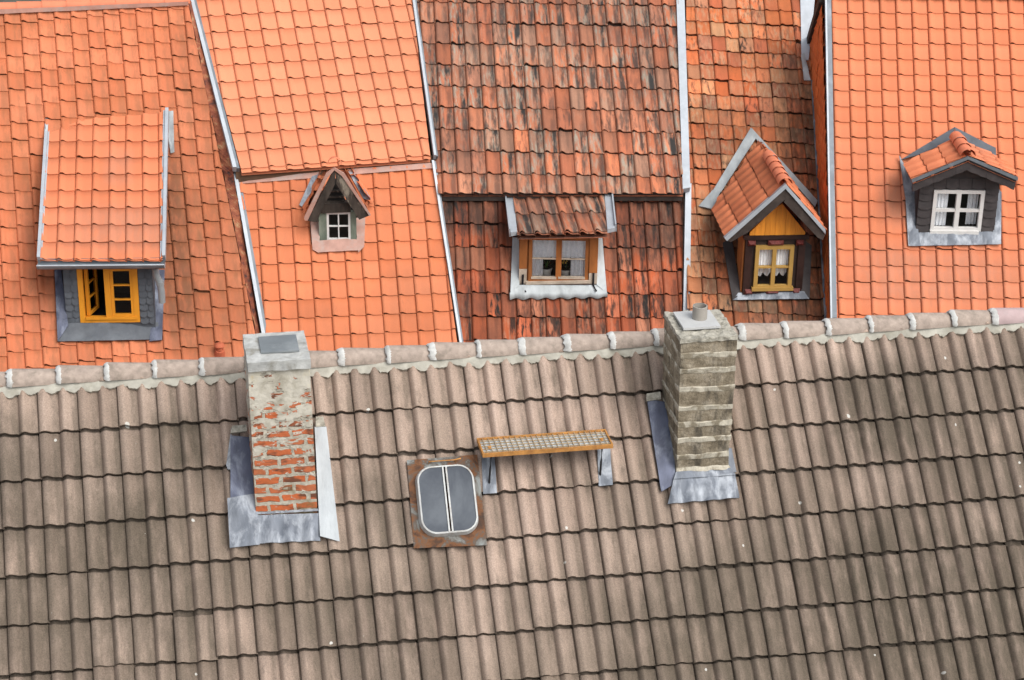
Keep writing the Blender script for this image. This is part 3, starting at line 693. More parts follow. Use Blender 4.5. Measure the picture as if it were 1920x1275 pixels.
m.build('grating', plain('tan weathered grating', (.40, .31, .20), .6, .1, .2, 14, .2, dirt=(.25, .13, .06), damt=.5), stepo)
m = MB(); m.fbox(sf, aL_ + .013, aR_ - .013, hS - .022, hS - .018, kF - depS + .013, kF - .013); m.build('tread_plate', M['tread'], stepo)
for a_ in (aL_ + .07, aR_ - .07):
    m = MB(); m.tube([sf.at(a_, hS - .010, kF - .10), sf.at(a_, hS + .006, kF - .10)], .014, 12); m.build('bolt', M['rust_rail'], stepo)
for (x0, xt, yt, yb) in ((921, 903, 850, 926), (1129, 1120, 838, 911)):
    a_ = sf.uv(x0, yt + 2, kF - .05)[0]; p0 = sf.at(a_, hS - .035, kF - .05); p2 = FP.P(x0 - 4, yb - 16, .05)
    m = MB(); m.tube([p0 + sf.N * -.15, p0 - Z * .012, p0 + (p2 - p0) * .5, p2], .008, 8)
    m.build('bracket', M['iron'], stepo)
    patch(FP, [(xt + 3, yb), (xt + 29, yb - 2), (xt + 24, yt), (xt, yt)], .068, 6, 8, .008, 9).build('bracket_plate', M['lead'], stepo)

# ------------------------------------------------------------------ back row of houses
def base_of(pl, px, py): p = pl.P(px, py); return V((p.x, p.y + 2.0, 0))
h1 = house('tiled_house', base_of(H1, 200, 400), 'leftmost house with a long shed dormer and an open amber window')
h2 = house('tiled_house', base_of(H2L, 640, 500), 'house with a two stage pale orange roof and a tiny weathered gable dormer')
h3 = house('tiled_house', base_of(H3L, 1045, 500), 'house with soot stained brown red tiles and a low brown framed window')
h4 = house('tiled_house', base_of(H4, 1420, 450), 'narrow house with patchy old tiles and a timber framed gable dormer with carved red blocks')
h5 = house('tiled_house', base_of(H5, 1780, 450), 'rightmost house, even bright orange tiles and a slate clad dormer with a white window')

# holes under the dormers
# ---- house 1
t1L = [(-700, 64), (354, 6), (476, 611), (520, 830), (-700, 960)]
roof1 = tiles('roof', H1, (15.6, 135.4), (354, 102), 11, (50, 689), -17, SEC_S, .015, [(-700, 52), (353, 9), (524, 850), (-700, 960)], M['clay_ochre'], h1, saw=1.7,
              holes=[[(112, 470), (292, 470), (292, 612), (112, 612)], [(96, 300), (300, 300), (300, 505), (96, 505)]], seed=5, jit=.0025, rot=.006)
# ridge of house 1
pA, pB = H1.P(-700, 46, .0), H1.P(353, 3, .0)
dR = (pB - pA); nR = int(dR.length / .30)
for i in range(nR):
    a_ = pA + dR * (i / nR); b_ = pA + dR * ((i + 1.06) / nR)
    m = MB(); m.open = True; m.tube([a_, a_ + (b_ - a_) * .5, b_], [.092, .086, .080], 12, False, -R(92), R(92), ref=Z); m.build('ridge_tile', M['clay_light'] if False else M['ridge_clay'], roof1)
m = MB(); m.open = True
m.sheet([H1.P(-700, 58, .05), H1.P(353, 10, .05), H1.P(353, 3, .09), H1.P(-700, 46, .09)], 60, 2, .01, 7, H1.N)
m.build('mortar_bed', M['pink_lead'], roof1)
# strip of old gable wall between house 1 and the verge of house 2
m = MB(); m.open = True
eL = [(353, 2), (381, 146), (413, 300), (440, 430), (477, 612), (520, 830)]; eR = [(362, 2), (398, 150), (437, 318), (456, 440), (487, 625), (528, 850)]
vv = []
for i, (a_, b_) in enumerate(zip(eL, eR)):
    q = H2 if i < 3 else H2L
    vv += [H1.P(*a_, -.02), q.P(*b_, -.02)]
def subdiv(vv, n):
    out = []
    for i in range(0, len(vv) - 2, 2):
        for k_ in range(n): 
            t_ = k_ / n; out += [vv[i] + (vv[i + 2] - vv[i]) * t_, vv[i + 1] + (vv[i + 3] - vv[i + 1]) * t_]
    return out + vv[-2:]
vv = subdiv(vv, 24); vv = [p + V((mn.noise(p * 9), mn.noise(p * 9 + V((7, 0, 0))), mn.noise(p * 7 + V((0, 5, 0))))) * .02 for p in vv]
m.add(vv, [[i, i + 1, i + 3, i + 2] for i in range(0, len(vv) - 2, 2)], False)
gs = G('old gable masonry', .9); o_ = gs.obj(); n_ = gs.noise(gs.vm('MULTIPLY', o_, (1, 1, 1.5)), 6, 4, .65)
cgl = gs.ramp(n_, [(.32, (.035, .03, .03)), (.44, (.20, .06, .035)), (.56, (.30, .10, .05)), (.68, (.38, .24, .13))], 'LINEAR')
m.build('gable_wall', gs.out(cgl, n_, .8, .02), h1)

def ridge_and_body(h, pl, pls, lpx, rpx, top, bot, mat_rear, rp=45, run=5):
    """rear slope and walls for a back-row house: pixel columns left and right, ridge and eave rows"""
    eaveL, eaveR = pls.P(lpx[1], bot), pls.P(rpx[1], bot); eaveR = V((eaveR.x, eaveR.y, eaveL.z))
    ridL, ridR = pl.P(lpx[0], top), pl.P(rpx[0], top); ridR.z = ridL.z
    a, b = drop(ridL, pl.E, run, rp), drop(ridR, pl.E, run, rp)
    body(h, [eaveL, ridL, a], [eaveR, ridR, b], M['render_wall']); rear(h, ridL, ridR, b, a, mat_rear)
    m = MB(); m.open = True; m.tube([ridL + Z * .0, ridR + Z * .0], .12, 12, False, -R(100), R(100), ref=Z); m.build('ridge_tile', M['ridge_clay'], h)
pl_ = H1
eaveL, eaveR = H1.P(-690, 955), H1.P(522, 845)
aR1, bR1 = drop(pA, H1.E, 5, 45), drop(pB, H1.E, 5, 45)
body(h1, [eaveL, pA, aR1], [eaveR, pB, bR1], M['render_wall']); rear(h1, pA, pB, bR1, aR1, M['ridge_clay'])

# ---- house 2
roof2 = tiles('roof', H2, (391.7, 29.8), (733.4, 11.3), 11, (440.3, 316.3), -9, SEC_S, .015, [(300, -245), (366, 0), (446, 325), (811, 299), (772, 0), (740, -270)], M['clay_light'], h2, seed=8, jit=.0015,
              label='upper roof slope of smooth pale orange tiles')
roof2l = tiles('roof', H2L, (490.6, 494.9), (774, 483), 9, (496.8, 598), -3, SEC_S, .015, [(446, 334), (812, 308), (882, 830), (525, 850)], M['clay_orange'], h2,
               holes=[[(592, 372), (675, 372), (675, 452), (592, 452)]], seed=9, jit=.002, label='lower steeper roof slope of deeper orange tiles')
ridge_and_body(h2, H2, H2L, (300, 525), (740, 880), -245, 845, M['ridge_clay'])
m = MB(); m.prism([H2.P(442, 318, -.03), H2.P(812, 293, -.03), H2.P(812, 293, -.03) + V((0, 0, -.17)), H2.P(442, 318, -.03) + V((0, 0, -.17))], H2.E.cross(Z) * -.06 + V((0, 0, 0)))
m.build('eave_board', M['wood_eave'], h2)
for q in ([(442, 345), (596, 333), (602, 321), (440, 333)], [(660, 327), (812, 315), (811, 305), (652, 317)]):
    patch(H2L, q, .035, 12, 3, .006).build('lead_flashing', M['pink_lead'], h2)
def verge(pl, L1, L2, w1, w2, h, name, parent, mat, groove=True):
    """L1, L2: pixel points on the outer edge (top, bottom); strip of width w px; raised light half and lower dark half"""
    m = MB()
    strip(m, pl, [(L2[0], L2[1]), (L2[0] + w2 * .55, L2[1]), (L1[0] + w1 * .55, L1[1]), (L1[0], L1[1])], -.05, h)
    o = m.build(name, mat, parent)
    if groove:
        m = MB(); strip(m, pl, [(L2[0] + w2 * .55, L2[1]), (L2[0] + w2, L2[1]), (L1[0] + w1, L1[1]), (L1[0] + w1 * .55, L1[1])], -.05, h - .03)
        m.build('verge_lining', M['zinc_dark'], o)
    return o
verge(H2, (293, -245), (436, 322), 10, 13, .065, 'verge_flashing', h2, M['zinc'])
verge(H2L, (437, 326), (529, 850), 12, 11, .06, 'verge_flashing', h2, M['zinc'])
verge(H2, (733, -275), (812, 299), 8, 8, .06, 'verge_flashing', h2, M['zinc'])
verge(H2L, (808, 306), (888, 830), 8, 8, .06, 'verge_flashing', h2, M['zinc'])

# ---- house 3
roof3 = tiles('roof', H3, (789.8, 41.7), (1247, 49.2), 17, (804.2, 365.2), -8, SEC_OLD, .022, [(745, -280), (778, 0), (822, 364), (1281, 364), (1271, 0), (1262, -280)], M['clay_old'], h3, seed=12, jit=.0035, rot=.008, dip=.045,
              label='upper roof slope of brown red tiles streaked with soot')
roof3l = tiles('roof', H3L, (825.6, 417.7), (1265.2, 420.8), 16, (832, 636.5), -5, SEC_OLD, .022, [(818, 371), (1281, 371), (1275, 830), (884, 830)], M['clay_dark'], h3,
               holes=[[(962, 410), (1133, 410), (1130, 536), (965, 536)]], seed=13, jit=.004, rot=.010, dip=.045, label='lower roof slope of sooty dark red tiles')
ridge_and_body(h3, H3, H3L, (745, 884), (1262, 1276), -280, 825, M['ridge_clay'])
m = MB(); m.prism([H3.P(822, 360, -.03), H3.P(1280, 360, -.03), H3.P(1280, 360, -.03) + V((0, 0, -.12)), H3.P(822, 360, -.03) + V((0, 0, -.12))], V((0, .08, 0)))
m.build('eave_board', M['wood_grey'], h3)
m = MB(); strip(m, H3, [(1279, 362), (1293, 359), (1282, 0), (1273, -280), (1258, -280), (1267, 0)], -.06, .05); m.build('verge_flashing', M['zinc'], h3)
m = MB(); strip(m, H3L, [(1275, 800), (1288, 800), (1294, 352), (1283, 356)], -.06, .11); m.build('verge_flashing', M['zinc'], h3)

# ---- house 4
roof4 = tiles('roof', H4, (1308.6, 66.8), (1465.3, 74.6), 6, (1325.8, 288.4), -8, SEC_MIX, .020, [(1268, -280), (1283, 352), (1278, 800), (1640, 800), (1560, 330), (1535, 100), (1505, -280)], M['clay_mixed'], h4,
              holes=[[(1392, 440), (1508, 440), (1500, 545), (1395, 545)]], seed=21, jit=.005, rot=.022, dip=.04)
ridge_and_body(h4, H4, H4, (1268, 1278), (1640, 1640), -280, 790, M['ridge_clay'])
m = MB(); m.sheet([H4.P(*q, .03) for q in [(1503, 112), (1516, 112), (1532, -40), (1500, -40)]], 6, 12, .012, 6, H4.N, 0, .02)
m.build('valley_flashing', M['zinc'], h4)
m = MB(); m.sheet([H4.P(*q, .045) for q in [(1508, 150), (1520, 150), (1508, 98), (1502, 102)]], 5, 8, .012, 9, H4.N, 0, .02)
m.build('lead_flashing', M['lead_pale'], h4)
m = MB(); m.sheet([H4.P(*q, .045) for q in [(1546, 600), (1564, 600), (1532, 150), (1521, 150)]], 3, 30, .02, 9, H4.N, 0, .02)
m.build('lead_flashing', M['lead'], h4)

# ---- house 5
roof5 = tiles('roof', H5, (1561.2, 52.2), (1893, 53), 11, (1573.7, 589), -18, SEC_S, .015, [(1549, -14), (1566, 590), (1572, 800), (2500, 800), (2500, -14)], M['clay_bright'], h5,
              holes=[[(1726, 320), (1862, 320), (1858, 432), (1726, 432)]], seed=30, jit=.0015)
e5L, e5R = H5.P(1572, 790), H5.P(2490, 790); r5L, r5R = H5.P(1552, -14), H5.P(2490, -14); e5R.z = e5L.z; r5R.z = r5L.z
g5 = drop(r5L, H5.E, 3.6, 47); g5b = drop(r5R, H5.E, 3.6, 47)
body(h5, [e5L, r5L, g5], [e5R, r5R, g5b], M['render_wall']); rear(h5, r5L, r5R, g5b, g5, M['ridge_clay'])
nR = int((r5R - r5L).length / .3)
for i in range(nR):
    a_ = r5L + (r5R - r5L) * (i / nR); b_ = r5L + (r5R - r5L) * ((i + 1.05) / nR)
    m = MB(); m.open = True; m.tube([a_, b_], [.112, .104], 12, False, -R(100), R(100), ref=Z); m.build('ridge_tile', M['ridge_clay'], roof5)
m = MB(); strip(m, H5, [(1556, 600), (1566, 600), (1555, -14), (1545, -14)], -.10, .03); strip(m, H5, [(1563, 800), (1573, 800), (1566, 600.5), (1556, 600.5)], -.10, .03)
vg = m.build('verge_flashing', M['zinc_dark'], h5)
m = MB(); strip(m, H5, [(1557, 600), (1560, 600), (1549.5, -14), (1546.5, -14)], .03, .05); m.build('verge_rim', M['zinc'], vg)
# tile-hung gable on the left of house 5
back5 = V((-H5.E.y, H5.E.x, 0)); gp = Pl(H5.P(1548, 300) + H5.E * .03, -back5, Z)
def guv(p): d = p - gp.O; return (d.dot(gp.E), d.dot(gp.S))
gl = [guv(e5L), guv(r5L), guv(g5)]; gl = [(x, y - .16) for x, y in gl] + [(guv(g5)[0], gl[0][1])]
SEC_F = [(.02, -.006), (.02, 0), (.25, -.0), (.5, -.0), (.75, -.0), (.98, 0), (.98, -.006)]
tiles('gable_tiling', gp, None, None, 1, None, 1, SEC_F, .012, None, M['clay_hung'], h5, grid_uv=((0, 0), (.16, 0), (0, .15)), clip_uv=gl, seed=41, jit=.003, up=1.3)
m = MB()
p0 = r5L + Z * .02; dd = (g5 - r5L)
m.box(p0 - H5.E * .10, H5.E * .07, dd, V((0, 0, -.15))); b1 = m.build('barge_board', M['wood_grey'], h5)
m = MB(); m.box(p0 - H5.E * .028 + V((0, 0, -.04)), H5.E * .05, dd, V((0, 0, -.30))); m.build('barge_board', M['wood_black'], h5)

# ------------------------------------------------------------------ dormer helpers
def rect(fr, TL, TR, BL, BR, k=0):
    q = [fr.uv(*p, k) for p in (TL, TR, BL, BR)]
    return ((q[0][0] + q[2][0]) / 2, (q[1][0] + q[3][0]) / 2, (q[2][1] + q[3][1]) / 2, (q[0][1] + q[1][1]) / 2)
def fpoly(m, fr, px, k0, k1, mi=0): return m.prism([fr.at(*fr.uv(*q, k0), k0) for q in px], fr.N * (k1 - k0), mi)
def slate(m, fr, x0, x1, y, hh, k):   # one hung slate with a blunt pointed foot, kicked out at the bottom
    r_ = rng.uniform(-.004, .004); yy = y + rng.uniform(-.006, .006)
    m.prism([fr.at(x0 + .002, yy + .022, k + .014 + r_), fr.at(x0 + (x1 - x0) * .3, yy, k + .016 + r_), fr.at(x0 + (x1 - x0) * .7, yy, k + .016 + r_), fr.at(x1 - .002, yy + .022, k + .014 + r_), fr.at(x1 - .002, y + hh, k - .004), fr.at(x0 + .002, y + hh, k - .004)], fr.N * .007)
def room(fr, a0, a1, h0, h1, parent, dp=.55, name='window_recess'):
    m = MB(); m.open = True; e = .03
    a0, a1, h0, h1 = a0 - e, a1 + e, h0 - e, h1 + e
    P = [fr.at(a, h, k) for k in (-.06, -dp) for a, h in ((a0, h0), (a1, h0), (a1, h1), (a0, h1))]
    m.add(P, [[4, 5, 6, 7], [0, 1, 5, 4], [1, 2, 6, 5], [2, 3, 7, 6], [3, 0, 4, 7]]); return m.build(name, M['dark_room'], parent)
def window(fr, r, fw, nx, ny, mat, parent, k=0.0, mull=.03, munt=.018, thick=.05, label=None, sash=.0):
    a0, a1, h0, h1 = r; m = MB()
    m.fbox(fr, a0, a0 + fw, h0, h1, k - thick, k); m.fbox(fr, a1 - fw, a1, h0, h1, k - thick, k)
    m.fbox(fr, a0 + fw, a1 - fw, h0, h0 + fw, k - thick, k - .002); m.fbox(fr, a0 + fw, a1 - fw, h1 - fw, h1, k - thick, k - .002)
    for i in range(1, nx):
        x = a0 + (a1 - a0) * i / nx; m.fbox(fr, x - mull / 2, x + mull / 2, h0 + fw, h1 - fw, k - thick, k - .004)
    for j in range(1, ny):
        y = h0 + (h1 - h0) * j / ny
        for i in range(nx):
            xa = a0 + (a1 - a0) * i / nx + (mull / 2 if i else fw); xb = a0 + (a1 - a0) * (i + 1) / nx - (mull / 2 if i < nx - 1 else fw)
            m.fbox(fr, xa, xb, y - munt / 2, y + munt / 2, k - thick, k - .010)
    o = m.build('window_frame', mat, parent, label)
    MB().add([fr.at(a0 + fw * .5, h0 + fw * .5, k - thick * .6), fr.at(a1 - fw * .5, h0 + fw * .5, k - thick * .6), fr.at(a1 - fw * .5, h1 - fw * .5, k - thick * .6), fr.at(a0 + fw * .5, h1 - fw * .5, k - thick * .6)], [[0, 1, 2, 3]]).build('pane', M['glass'], parent)
    return o
def front_wall(m, fr, wr, o, k0=-.10, k1=-.012):   # wall rectangle wr with an opening o
    a0, a1, h0, h1 = wr; b0, b1, g0, g1 = o
    m.fbox(fr, a0, b0, h0, h1, k0, k1); m.fbox(fr, b1, a1, h0, h1, k0, k1)
    if h1 > g1: m.fbox(fr, b0, b1, g1, h1, k0, k1)
    if g0 > h0: m.fbox(fr, b0, b1, h0, g0, k0, k1)
    return m
def cheek(m, fr, a, h0, h1, roof, main, t=.04):    # triangular side wall from the front back to the main roof
    f0, f1 = fr.at(a, h0 - .1, -.011), fr.at(a, h1, -.011)
    d = roof.N.cross(fr.E).normalized()
    if d.dot(fr.N) > 0: d = -d
    b = main.hit(f1, d); m.prism([f0, f1, b + main.N * -.1, main.hit(f0, -fr.N) + main.N * -.15], fr.E * t)
def curtain(fr, a0, a1, h0, h1, k, label, folds=7, scallop=.02, amp=.008, base=None):
    m = MB(); m.open = True; n = 40; vs_ = []
    for j in range(5):
        for i in range(n + 1):
            t_ = i / n; a = a0 + (a1 - a0) * t_; hb = h0 - scallop * abs(math.sin(math.pi * t_ * folds * .5)); h = hb + (h1 - hb) * j / 4
            vs_.append(fr.at(a, h, k + amp * math.sin(2 * math.pi * folds * t_)))
    m.add(vs_, [[j * (n + 1) + i, j * (n + 1) + i + 1, (j + 1) * (n + 1) + i + 1, (j + 1) * (n + 1) + i] for j in range(4) for i in range(n)], True)
    o = m.build('lace_curtain', M['lace']); o['label'] = label; o['category'] = 'curtain'; return o

# ------------------------------------------------------------------ dormer on house 1 (shed)
f1 = Fr(H1.P(207, 612, .02), 4)
wr = rect(f1, (116.5, 505), (286, 505), (125, 607), (290, 607)); wn = rect(f1, (144.4, 504.5), (256, 504.5), (150.3, 604), (264, 604))
wn = (wn[0], wn[1], wn[2], wn[3] + .07); top1 = wn[3] + .10
ov = .20
eL_, eR_ = f1.at(*f1.uv(74, 489, ov), ov), f1.at(*f1.uv(305, 487, ov), ov); tm = H1.P(200, 222, .02)
R1 = Pl(eL_, eR_ - eL_, tm - (eL_ + eR_) / 2)
hr = lambda fr, pl, a, k: None
m = MB(); front_wall(m, f1, (wr[0], wr[1], wr[2] - .1, top1), wn)
for a_ in (wr[0], wr[1] - .04): cheek(m, f1, a_, wr[2], top1, R1, H1)
# slate courses on the front
for (a_, b_) in ((wr[0], wn[0]), (wn[1], wr[1])):
    y = wr[2]
    k_ = 0
    while y < top1 - .05:
        xm_ = a_ + (b_ - a_) * (.5 if k_ % 2 else .62)
        for xa_, xb_ in ((a_ + .003, xm_), (xm_, b_ - .003)): slate(m, f1, xa_, xb_, y, .10, -.008)
        y += .085; k_ += 1
d1 = m.build('dormer', M['slate_grey'], h1, label='shed dormer clad in grey slate with an open amber window')
tiles('dormer_roof', R1, (108, 487), (270, 487), 5, (115, 235), 8, SEC_S, .015, [(90, 231), (308, 212), (305, 490), (75, 490)], M['clay_bright'], d1, seed=51, jit=.002, rot=.006)
m = MB(); strip(m, R1, [(71, 492), (77, 492), (93, 229), (87, 230)], -.04, .06); strip(m, R1, [(77.2, 492), (80, 492), (95.5, 229), (93.2, 229)], -.04, .03)
m.build('verge_flashing', M['zinc'], d1)
m = MB(); strip(m, R1, [(305, 489), (311, 489), (317, 212), (311, 212)], -.04, .06); strip(m, R1, [(301, 489), (304.8, 489), (310.8, 214), (307, 214)], -.04, .03)
m.build('verge_flashing', M['zinc'], d1)
patch(H1, [(320, 288), (327, 286), (325, 208), (308, 210)], .06, 6, 10, .03, 9).build('lead_flashing', M['lead_mid'], d1)
patch(H1, [(82, 285), (86, 285), (90, 234), (86, 234)], .06, 3, 8, .01, 9).build('lead_flashing', M['lead_pale'], d1)
# gutter
gA, gB = f1.at(*f1.uv(70, 496, ov + .05), ov + .05), f1.at(*f1.uv(309, 494, ov + .05), ov + .05)
m = MB(); m.open = True
m.tube([gA, gB], .062, 12, False, R(80), R(280), ref=Z); m.tube([gA, gB], .058, 12, False, R(80), R(280), ref=Z)
gut = m.build('gutter', M['zinc_dark'], d1)
m = MB(); m.tube([gA + f1.N * .062 + Z * .008, gB + f1.N * .062 + Z * .008], .010, 8)
for p in (gA, gB): m.add([p + (Z * math.cos(R(an)) + (gB - gA).normalized().cross(Z) * math.sin(R(an))) * .062 for an in range(90, 271, 15)], [list(range(13))])
m.build('gutter_lip', M['zinc'], gut)
m = MB(); m.prism([gA + f1.N * -.065 + Z * .05, gB + f1.N * -.065 + Z * .05, gB + f1.N * -.065 - Z * .03, gA + f1.N * -.065 - Z * .03], f1.N * .008); m.build('drip_edge', M['zinc_dark'], d1)
m = MB(); m.prism([gA + f1.N * -.30 - Z * .035 + f1.E * .2, gB + f1.N * -.30 - Z * .035 - f1.E * .12, gB + f1.N * -.07 - Z * .035 - f1.E * .12, gA + f1.N * -.07 - Z * .035 + f1.E * .2], Z * .012); m.build('soffit', M['slate_grey'], d1)
dpx = [(291, 503), (293, 516), (300, 530), (303, 548), (304, 567)]
m = MB(); m.tube([f1.at(*f1.uv(*q, .10), .10) for q in dpx], .042, 12); m.tube([f1.at(*f1.uv(*q, .10), .10) for q in [(300, 527), (300.5, 534)]], .049, 12); m.build('downpipe', M['lead_mid'], d1)
m = MB(); m.sheet([H1.P(*q, .06) for q in [(108, 640), (303, 636), (296, 604), (118, 606)]], 24, 6, .014, 8, H1.N, 0, .02); m.build('lead_flashing', M['slate_grey'], d1, label='dark grey apron below the amber window')
patch(H1, [(108, 640), (128, 610), (114, 500), (102, 503)], .075, 6, 18, .02, 9, .03).build('lead_flashing', M['lead_blue'], d1)
patch(H1, [(280, 640), (304, 637), (309, 505), (294, 505)], .07, 6, 18, .02, 9, .03).build('lead_flashing', M['lead_blue'], d1)
# open casement window
a0, a1, h0, h1_ = wn; fw = .062; xm = f1.uv(205, 590)[0]
m = MB()
m.fbox(f1, a0, a0 + fw, h0, h1_, -.07, .01); m.fbox(f1, a1 - fw, a1, h0, h1_, -.07, .01); m.fbox(f1, a0 + fw, a1 - fw, h0, h0 + .06, -.07, .012); m.fbox(f1, a0 + fw, a1 - fw, h1_ - fw, h1_, -.07, .008)
m.fbox(f1, xm - .035, xm + .035, h0 + .06, h1_ - fw, -.07, .014)
m.fbox(f1, a0 + fw + .01, a1 - .03, h0 + .045, h0 + .075, .012, .03)
m.build('window_frame', M['wood_amber'], d1, label='amber varnished window frame')
def sash(fr, O, ex, w_, h_, sw, ny, t, mat, parent):
    n_ = ex.cross(Z); m = MB(); B = lambda x0, x1, y0, y1, tt=t: m.box(O + ex * x0 + Z * y0, ex * (x1 - x0), Z * (y1 - y0), n_ * tt)
    B(0, sw, 0, h_); B(w_ - sw, w_, 0, h_); B(sw, w_ - sw, 0, sw); B(sw, w_ - sw, h_ - sw, h_)
    for j in range(1, ny):
        y = sw + (h_ - 2 * sw) * j / ny; B(sw, w_ - sw, y - .009, y + .009, t * .9)
    o = m.build('window_sash', mat, parent)
    MB().add([O + ex * sw + Z * sw + n_ * t * .5, O + ex * (w_ - sw) + Z * sw + n_ * t * .5, O + ex * (w_ - sw) + Z * (h_ - sw) + n_ * t * .5, O + ex * sw + Z * (h_ - sw) + n_ * t * .5], [[0, 1, 2, 3]]).build('pane', M['glass'], parent)
    return o
hs_ = h1_ - fw - (h0 + .07); ws_ = a1 - fw - xm - .035
sash(f1, f1.at(xm + .036, h0 + .07, -.045), f1.E, ws_, hs_, .036, 3, .045, M['wood_amber'], d1)
ang = R(72); exo = f1.E * math.cos(ang) - f1.N * math.sin(ang)
sash(f1, f1.at(a0 + fw + .012, h0 + .07, -.05), exo, ws_, hs_, .036, 3, .04, M['wood_amber'], d1)
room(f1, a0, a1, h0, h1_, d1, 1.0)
# small clay vent on house 1
vp = H1.P(412, 664, .02)
m = MB(); m.tube([vp - H1.N * .02, vp + Z * .05 + H1.N * .02], [.07, .055], 14); m.tube([vp + Z * .05 + H1.N * .02, vp + Z * .10 + H1.N * .02], [.04, .04], 14); m.tube([vp + Z * .10 + H1.N * .02, vp + Z * .125 + H1.N * .02, vp + Z * .14 + H1.N * .02], [.065, .06, .03], 14)
m.build('vent_cowl', M['terracotta'], h1)

# ------------------------------------------------------------------ gable roof of a dormer
def gable_roof(fr, apex, footL, footR, ov, main, tilemat, sec, wt, lt, th, parent, capmat, ncap, caplen, seed, capr=.07, back=3.0, lift=-.10, extra=(), capz=.012):
    A_ = fr.at(*fr.uv(*apex, ov), ov)
    for sg, foot in ((1, footL), (-1, footR)):
        Fp = fr.at(*fr.uv(*foot, ov), ov); S = A_ - Fp; L = S.length
        pl = Pl(Fp, fr.N * sg, S)
        # u runs along the ridge: 0 at the front edge, negative (left slope) or positive (right slope) to the rear
        cl_ = [(-back, 0), (0, 0), (0, L), (-back, L)] if sg > 0 else [(0, 0), (back, 0), (back, L), (0, L)]
        nrow = max(1, round(L / lt))
        tiles('dormer_roof', pl, None, None, 1, None, 1, sec, th, None, tilemat, parent, grid_uv=((-wt * .02 if sg > 0 else .02 * wt, 0), (wt, 0), (0, L / nrow)), clip_uv=cl_, seed=seed + sg, jit=.002, rot=.006,
              cut=[(main.O + main.N * lift, -main.N)] + list(extra))
    e = main.hit(A_, -fr.N); n = ncap
    for i in range(n):
        a_ = A_ - fr.N * (i * caplen); b_ = A_ - fr.N * ((i + 1.08) * caplen)
        m = MB(); m.open = True; m.tube([a_ + Z * capz, a_ - fr.N * .012 + Z * (capz + .002), b_ + Z * (capz - .012)], [capr * 1.0, capr * 1.02, capr * .9], 14, False, -R(95), R(95), ref=Z)
        m.tube([a_ + Z * capz, a_ + Z * (capz - .01)], [capr, capr * .8], 14, False, -R(95), R(95), ref=Z)
        m.build('ridge_tile', capmat, parent)
    return A_, e

# ---- tiny gable dormer on house 2
f2 = Fr(H2L.P(635, 454, .02), 5)
ov = .12
wn = rect(f2, (611.4, 399), (655.4, 397.3), (614, 452.5), (658.9, 450)); wr = rect(f2, (596, 400), (667.5, 400), (599.4, 451), (669.2, 449))
m = MB(); front_wall(m, f2, (wr[0], wr[1], wr[2] - .08, wn[3] + .0), wn, -.09, -.004)
for a_ in (wr[0], wr[1] - .03): cheek(m, f2, a_, wr[2], wn[3] + .04, Pl(f2.O, f2.E, -f2.N), H2L, .03)
d2 = m.build('dormer', M['wood_green'], h2, label='tiny steep gable dormer of weathered timber with a four pane window')
gable_roof(f2, (627.5, 313), (570, 411), (696, 403), ov + .03, H2L, M['clay_orange'], SEC_S, .20, .36, .015, d2, M['ridge_clay'], 1, .10, 61, .085, capz=.035, extra=[(H2.O - H2.N * .05, H2.N)])
m = MB(); fpoly(m, f2, [(626.5, 318), (628.6, 324.9), (628.4, 345), (601, 399), (594.2, 417.2), (577, 413.7)], ov, ov - .06); m.build('barge_board', M['wood_old'], d2)
m = MB(); fpoly(m, f2, [(628.8, 318), (645, 327), (692.5, 404.2), (673.6, 412), (630.4, 345), (628.8, 325)], ov + .002, ov - .06); m.build('barge_board', M['wood_old'], d2)
m = MB(); fpoly(m, f2, [(627, 314.6), (611.4, 325), (570, 408), (571.5, 413.5), (577, 413.5), (614, 333), (627, 319.5)], ov + .02, ov - .01)
fpoly(m, f2, [(627.2, 314.6), (645, 325), (695, 403.5), (692.5, 405), (641, 330), (627.2, 319.5)], ov + .02, ov - .01); m.build('verge_flashing', M['pink_lead'], d2)
m = MB(); fpoly(m, f2, [(604, 383), (656.5, 380), (658, 398), (602.5, 400)], .03, -.05); m.build('lintel', M['wood_old'], d2)
m = MB(); fpoly(m, f2, [(628.7, 334), (606, 386), (652, 384)], -.05, -.06); d2l = m.build('louvre', M['dark_room'], d2)
m = MB()
for y in (358, 369, 378): fpoly(m, f2, [(612, y), (645, y - 1), (645, y + 2), (612, y + 3)], .0, -.04)
m.build('louvre_slat', M['wood_old'], d2)
window(f2, wn, .028, 2, 2, M['white_paint'], d2, k=.0, mull=.016, munt=.014, thick=.04)
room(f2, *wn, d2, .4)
for q in ([(561, 384), (571, 390), (600, 325), (585, 330)], [(681, 372), (700, 379), (664, 325), (652, 320)]): patch(H2L, q, .05, 4, 10, .008).build('lead_flashing', M['lead'], d2)
ap = [(583, 418), (583, 455), (587, 464), (598, 474), (613, 477), (640, 472), (660, 475), (676, 472), (683, 458), (684, 408), (672, 408), (669, 450), (600, 453), (596, 418)]
m = MB(); m.sheet([H2L.P(*q, .055) for q in [(595, 473), (675, 469), (672, 446), (597, 451)]], 14, 6, .01, 12, H2L.N, 0, .015)
m.sheet([H2L.P(*q, .056) for q in [(586, 468), (598, 474), (601, 415), (582, 415)]], 5, 10, .008, 12, H2L.N, 0, .015)
m.sheet([H2L.P(*q, .056) for q in [(672, 473), (683, 462), (685, 408), (666, 408)]], 5, 10, .008, 12, H2L.N, 0, .015)
m.build('lead_flashing', M['pink_lead'], d2)

